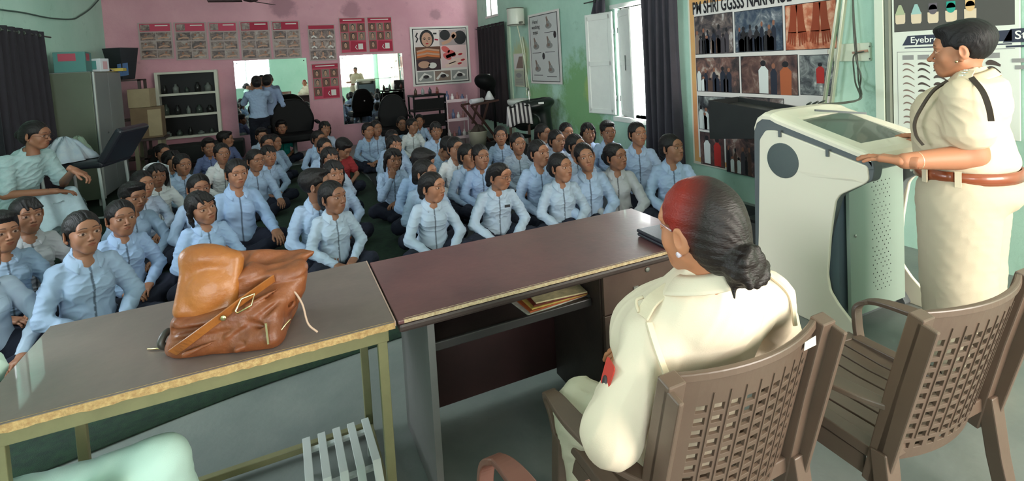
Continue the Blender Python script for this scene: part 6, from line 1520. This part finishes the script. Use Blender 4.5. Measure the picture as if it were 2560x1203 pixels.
def heap(name, label, c, r, h, m, seed, group=None):
    rs_ = random.Random(seed); ph = [rs_.random()*6 for _ in range(6)]
    def fn(u, v):
        a = u*6.2832; rr = r*(1+.22*math.sin(3*a+ph[0])+.12*math.sin(7*a+ph[1])); k = v
        z = h*(1-k**1.8)*(1+.25*math.sin(5*a+ph[2]+k*4)*k) + .02*math.sin(11*a+9*k+ph[3])*(1-k*.6)
        return (c[0]+rr*k*math.cos(a), c[1]+rr*k*.8*math.sin(a), c[2]+max(z, .003))
    return tag(MB().grid(fn, 40, 10).build(name, m, solid=.004, fix=False), label, 'clothes', group)
heap('folded_clothes', 'heap of pale blue and white clothes lying on the black treatment bed', (tp0.x-.12, tp0.y-.08, .745), .26, .26, mat('cloth_pale_blue', srgb(170, 186, 206), .85, rgb2=srgb(196, 204, 214), nscale=6), 2)
heap('plastic_packet', 'crumpled greenish clear packet behind the pale clothes', (tp0.x-.06, tp0.y+.14, .745), .16, .24, mat('packet_green', srgb(140, 158, 140), .3), 5)
# grey chair back at the extreme left
cb = at(-14, 430, d=4.6); t = thing('folding_chair', 'dark folding chair back at the left edge behind the teacher', 'chair', (cb.x-.1, cb.y, 0), .6)
MB().lathe([(.01, -.02), (.14, -.018), (.16, 0), (.14, .018), (.01, .02)], (0, 0, .82), 26, 'y').build('backrest', mat('chair_violet_black', srgb(50, 44, 52), .6), t)
MB().box((-.2, -.40, .44), (.2, 0, .48)).build('seat', MATS['chair_violet_black'], t, bevel=.01)
for s in (-1, 1):
    MB().tube([(s*.15, .02, .80), (s*.19, -.36, 0)], .011, 8).build('leg', wt, t); MB().tube([(s*.18, -.38, .46), (s*.18, .05, 0)], .011, 8).build('leg', wt, t)
# teacher's chair
t = thing('chair', 'dark chair with pale tube legs the teacher sits on', 'chair', L3, r3)
MB().box((-.22, -.20, .36), (.22, .22, .40)).build('seat', MATS['chair_violet_black'], t, bevel=.01)
for x in (-.2, .2):
    for y in (-.18, .2): MB().tube([(x, y, .36), (x, y, 0)], .012, 8).build('leg', wt, t)
MB().box((-.2, .21, .55), (.2, .24, .85)).build('backrest', MATS['chair_violet_black'], t, bevel=.01)
# ---------------------------------------------------------------- salon corner on the right
sal = mat('salon_black', (.004, .004, .0045), .6, spec=.15)
def salon_chair(px, py, d, rz, label, w=.31, h=1.15):
    p = at(px, py, d=d); t = thing('salon_chair', label, 'salon chair', (p.x, p.y, 0), rz, 'black salon chairs before the mirrors')
    MB().lathe([(.26, 0), (.25, .03), (.05, .05), (.035, .08), (.035, .40)], (0, 0, 0), 24).build('pedestal', MATS['dull_steel'], t)
    MB().box((-w+.02, -.28, .40), (w-.02, .20, .54)).build('seat', sal, t, bevel=.04, seg=3)
    out = arc_pts([(-w*.9, .5), (w*.9, .5), (w*1.05, .75), (w*.8, h-.12), (w*.38, h), (-w*.38, h), (-w*.8, h-.12), (-w*1.05, .75)], 4, .09)
    b = MB(); b.prism(out, .16, .30, 'y'); bk2 = b.build('backrest', sal, t, bevel=.04, seg=3)
    MB().lathe([(.018, -.004), (.018, .0)], (.03, .304, h-.30), 16, 'y').build('badge', mat('badge_white', srgb(226, 226, 226), .4), bk2)
    for s in (-1, 1): MB().bar((s*(w+.03), -.22, .70), (s*(w+.03), .18, .70), .06, .05).build('armrest', sal, t, bevel=.015)
    return t
salon_chair(733, 300, 9.0, .05, 'big black salon chair back in front of the left mirror', .36, 1.12)
salon_chair(985, 300, 9.1, -.15, 'black salon chair in front of the right mirror', .26, 1.10)
tr0 = at(1072, 330, d=9.9); t = thing('trolley', 'black salon trolley with wire baskets by the pink wall', 'trolley', (tr0.x, tr0.y, 0))
for x in (-.30, .30):
    for y in (-.2, .2): MB().bar((x, y, 0), (x, y, 1.02), .03).build('post', sal, t)
for z in (.12, .42, .72, 1.0): MB().box((-.32, -.22, z), (.32, .22, z+.03)).build('tray', sal, t); 
for z in (.16, .46, .76): MB().box((-.28, -.21, z), (.28, -.19, z+.20)).build('drawer', sal, t)
for k in range(4):
    tag(MB().lathe([(.03, 0), (.03, .08), (.012, .11), (.012, .13)], (tr0.x-.22+.14*k, tr0.y-.05, 1.032), 12).build('bottle', mat('bottle_%d' % k, [srgb(80, 60, 50), srgb(150, 150, 150), srgb(60, 60, 66), srgb(120, 70, 60)][k], .3)), ['brown bottle at the left end of the black trolley top', 'grey bottle second from the left on the black trolley', 'dark bottle third from the left on the black trolley', 'reddish bottle at the right end of the trolley top'][k], 'bottle', 'bottles on the black trolley')
rk = at(1142, 325, d=9.9); t = thing('plastic_rack', 'pinkish white plastic rack of bottles between the trolley and the bucket', 'rack', (rk.x, rk.y, 0)); rw = mat('rack_pinkish', srgb(206, 180, 186), .45)
for x in (-.20, .20): 
    for y in (-.12, .12): MB().tube([(x, y, 0), (x, y, .98)], .012, 8).build('post', rw, t)
for z in (.16, .50, .86): 
    MB().box((-.21, -.13, z), (.21, .13, z+.015)).build('tray', rw, t); MB().box((-.21, -.135, z), (.21, -.128, z+.055)).build('tray_rim', rw, t)
for k in range(3):
    for q in range(4):
        h_ = [.16, .12, .2, .14][(k+q) % 4]; x = rk.x-.15+.1*q
        tag(MB().lathe([(.032, 0), (.034, h_*.6), (.014, h_*.75), (.014, h_)], (x, rk.y, [.16, .50, .86][k]+.016), 12).build('bottle', mat('rack_bottle_%d' % ((k+q) % 3), [srgb(226, 214, 214), srgb(150, 96, 96), srgb(90, 96, 130)][(k+q) % 3], .35)), '%s %s of the pinkish rack' % (['bottle at the left end', 'bottle left of the middle', 'bottle right of the middle', 'bottle at the right end'][q], ['on the lowest tray', 'on the middle tray', 'on the top tray'][k]), 'bottle', 'bottles on the pinkish rack')
bu = at(1195, 338, d=9.6); t = thing('bucket', 'pale plastic bucket full of odds and ends by the corner', 'bucket', (bu.x, bu.y, 0))
MB().lathe([(.13, 0), (.18, .30), (.185, .32), (.17, .31), (.12, .03)], n=24).build('bucket_body', mat('bucket_cream', srgb(176, 168, 150), .5), t)
heap('rag_heap', 'dark rags piled in the pale plastic bucket', (bu.x, bu.y, .30), .15, .12, mat('rag_dark', srgb(74, 60, 54), .9), 9)
# hood dryer on a stand
hd_ = at(1213, 205, d=9.9); t = thing('hood_dryer', 'black hood hair dryer on a stand before the brown black curtain', 'hair dryer', (hd_.x, hd_.y, 0), .5); hzz = hd_.z
v = Vol((-.3, -.3, hzz-.3), (.35, .3, hzz+.3), .02); v.ell((0, 0, hzz), (.24, .19, .15), rotm(0, .35, 0), k=.03); v.cone((.08, 0, hzz-.06), (.22, 0, hzz-.26), .12, .05, k=.05); Vv, Qq = v.mesh(); link(make_mesh('hood', Vv, Qq), sal, 'hood', t)
MB().tube([(.22, 0, hzz-.2), (.24, 0, .06)], .03, 10).build('stand_pole', sal, t)
for a in range(5): MB().bar((.24, 0, .06), (.24+.28*math.cos(a*1.2566), .28*math.sin(a*1.2566), .03), .03).build('stand_foot', sal, t)
MB().box((.02, -.05, hzz+.115), (.10, .05, hzz+.15)).build('hood_vent', mat('vent_pale', srgb(190, 190, 190), .4), t)
# manicure chair frame: brown folding trolley
fc = at(1205, 300, d=9.6); t = thing('folding_stand', 'brown slanting folding stand with a towel roll beside the hood dryer', 'stand', (fc.x, fc.y, 0), .3); brn = mat('stand_brown', srgb(74, 44, 40), .5)
for y in (-.15, .15):
    MB().bar((-.34, y, .82), (.28, y, .05), .035).build('leg', brn, t); MB().bar((-.34, y, .82), (.30, y, .86), .035).build('rail', brn, t); MB().bar((.05, y, .84), (-.12, y, .45), .03).build('brace', brn, t)
MB().tube([(-.24, 0, .875), (.04, 0, .885)], .045, 12).build('towel_roll', mat('roll_white', srgb(206, 200, 206), .8), t)
tag(MB().lathe([(.10, 0), (.02, .16)], (fc.x+.18, fc.y+.02, .88), 16).build('funnel', mat('cone_white', srgb(216, 214, 216), .5)), 'white cone lying on the brown folding stand', 'cone')
# wash unit and basin
wb = at(1335, 262, d=8.6); t = thing('wash_unit', 'black salon hair wash basin unit against the stained green wall', 'wash basin', (min(wb.x, XR-.48), wb.y, 0), -.3); z0_ = wb.z
v = Vol((-.45, -.4, z0_-.75), (.5, .4, z0_+.25), .022); v.ell((.02, 0, z0_+.0), (.36, .25, .13), rotm(0, -.12, 0), k=.04); v.ell((-.02, 0, z0_+.12), (.27, .17, .10), k=.03, mode='sub'); v.cone((.15, 0, z0_-.1), (.22, 0, z0_-.7), .15, .13, k=.06); v.ell((-.12, -.05, z0_-.27), (.22, .20, .15), k=.02)
Vv, Qq = v.mesh(); link(make_mesh('basin_body', Vv, Qq), mat('basin_black', srgb(24, 30, 28), .35), 'basin_body', t)
MB().box((.02, -.22, 0), (.40, .20, z0_-.6)).build('base', sal, t, bevel=.02)
MB().tube(spline([(-.03, .10, z0_+.05), (-.03, .12, z0_+.26), (-.08, .02, z0_+.27)], 5), .012, 8).build('tap', steel, t)
MB().box((.06, -.26, z0_+.03), (.15, -.245, z0_+.06)).build('maker_plate', mat('plate_white', srgb(220, 220, 216), .4), t)
ws = at(1278, 255, d=9.5); t = thing('sink', 'white wall sink left of the black wash unit', 'sink', (XR-.24, ws.y, 0)); 
v = Vol((-.3, -.32, ws.z-.2), (.26, .32, ws.z+.12), .02); v.ell((0, 0, ws.z), (.24, .27, .13), k=.03); v.ell((0, 0, ws.z+.09), (.18, .20, .12), k=.02, mode='sub'); v.f = np.maximum(v.f, (np.broadcast_to(v.ax[2][None, None, :], v.f.shape)-ws.z-.04).astype(np.float32)); Vv, Qq = v.mesh(); link(make_mesh('sink_bowl', Vv, Qq), mat('ceramic', srgb(214, 214, 208), .2), 'sink_bowl', t)
MB().tube([(.12, 0, ws.z-.1), (.12, 0, .0)], .03, 10).build('waste_pipe', MATS['ceramic'], t)
# striped towel on a chair back
tw = at(1297, 318, d=8.1); t = thing('towel_chair', 'dark chair with a black and white striped towel over its back', 'chair', (tw.x, tw.y, 0), .2)
MB().box((-.2, -.05, .35), (.2, .30, .40)).build('seat', sal, t, bevel=.01)
for x in (-.18, .18):
    for y in (-.03, .28): MB().bar((x, y, 0), (x, y, .35 if y > 0 else .86), .03).build('leg', mat('chair_brown', srgb(80, 56, 48), .5), t)
MB().box((-.19, -.045, .55), (.19, -.02, .88)).build('backrest', sal, t, bevel=.01)
stripes = [mat('towel_white', srgb(206, 196, 198), .9), mat('towel_black', srgb(52, 46, 52), .9)]
b = MB(); n_ = 34; m_ = 14
def tf(i, j):
    u = i/n_; v_ = j/m_; s_ = (v_-.5)*1.0; z = .90 - abs(s_)*.62 - .02*math.cos(u*6); y = -.035 + (s_*.12) - .02*math.sin(u*14)*abs(s_); return (-.23+.46*u + .03*s_, y-.0, z)
Vt = [tf(i, j) for i in range(n_+1) for j in range(m_+1)]
for i in range(n_):
    b.mi = (i//3) % 2; b.add([Vt[i*(m_+1)+j] for j in range(m_+1)] + [Vt[(i+1)*(m_+1)+j] for j in range(m_+1)], [(j, j+m_+1, j+m_+2, j+1) for j in range(m_)], True)
tag(b.build('striped_towel', stripes, solid=.006, fix=False), 'black and white striped towel draped over the chair by the wash unit', 'towel').location = (tw.x, tw.y, 0)
bpy.data.objects['striped_towel'].rotation_euler = (0, 0, .2)
# ceiling fan and wall wire
fp = at(618, 4, d=8.2); t = thing('ceiling_fan', 'dark ceiling fan whose blade just shows at the top of the photo', 'fan', (fp.x+.05, fp.y, 0))
zf_ = fp.z+.01; fm = mat('fan_brown', srgb(62, 46, 48), .45)
MB().lathe([(.03, .10), (.10, .07), (.12, .02), (.10, -.03), (.02, -.05)], (0, 0, zf_+.03), 24).build('motor', fm, t); MB().tube([(0, 0, zf_+.1), (0, 0, ZC)], .014, 8).build('down_rod', fm, t)
for k in range(3):
    a = math.radians(178 + 120*k); R = Matrix.Rotation(a, 4, 'Z'); b = MB(); b.M = Matrix.Translation((0, 0, zf_)) @ R @ Matrix.Rotation(.15, 4, 'X'); b.box((.12, -.055, -.004), (.60, .06, .004)); b.build('blade', fm, t, bevel=.003)
pts = [(XL+.02, at(0, 24, x=XL+.02).y, at(0, 24, x=XL+.02).z)] + [tuple(at(*q, x=XL+.02)) for q in ((60, 32), (125, 45), (180, 48))] + [tuple(at(200, 40, x=XL+.03)), tuple(at(226, 22, x=XL+.03)), tuple(at(250, -4, x=XL+.03))]
tag(MB().tube(spline(pts, 5), .010, 6).build('wire', mat('wire_grey', srgb(70, 92, 84), .7)), 'sagging grey wire strung along the left wall near the ceiling', 'wire')
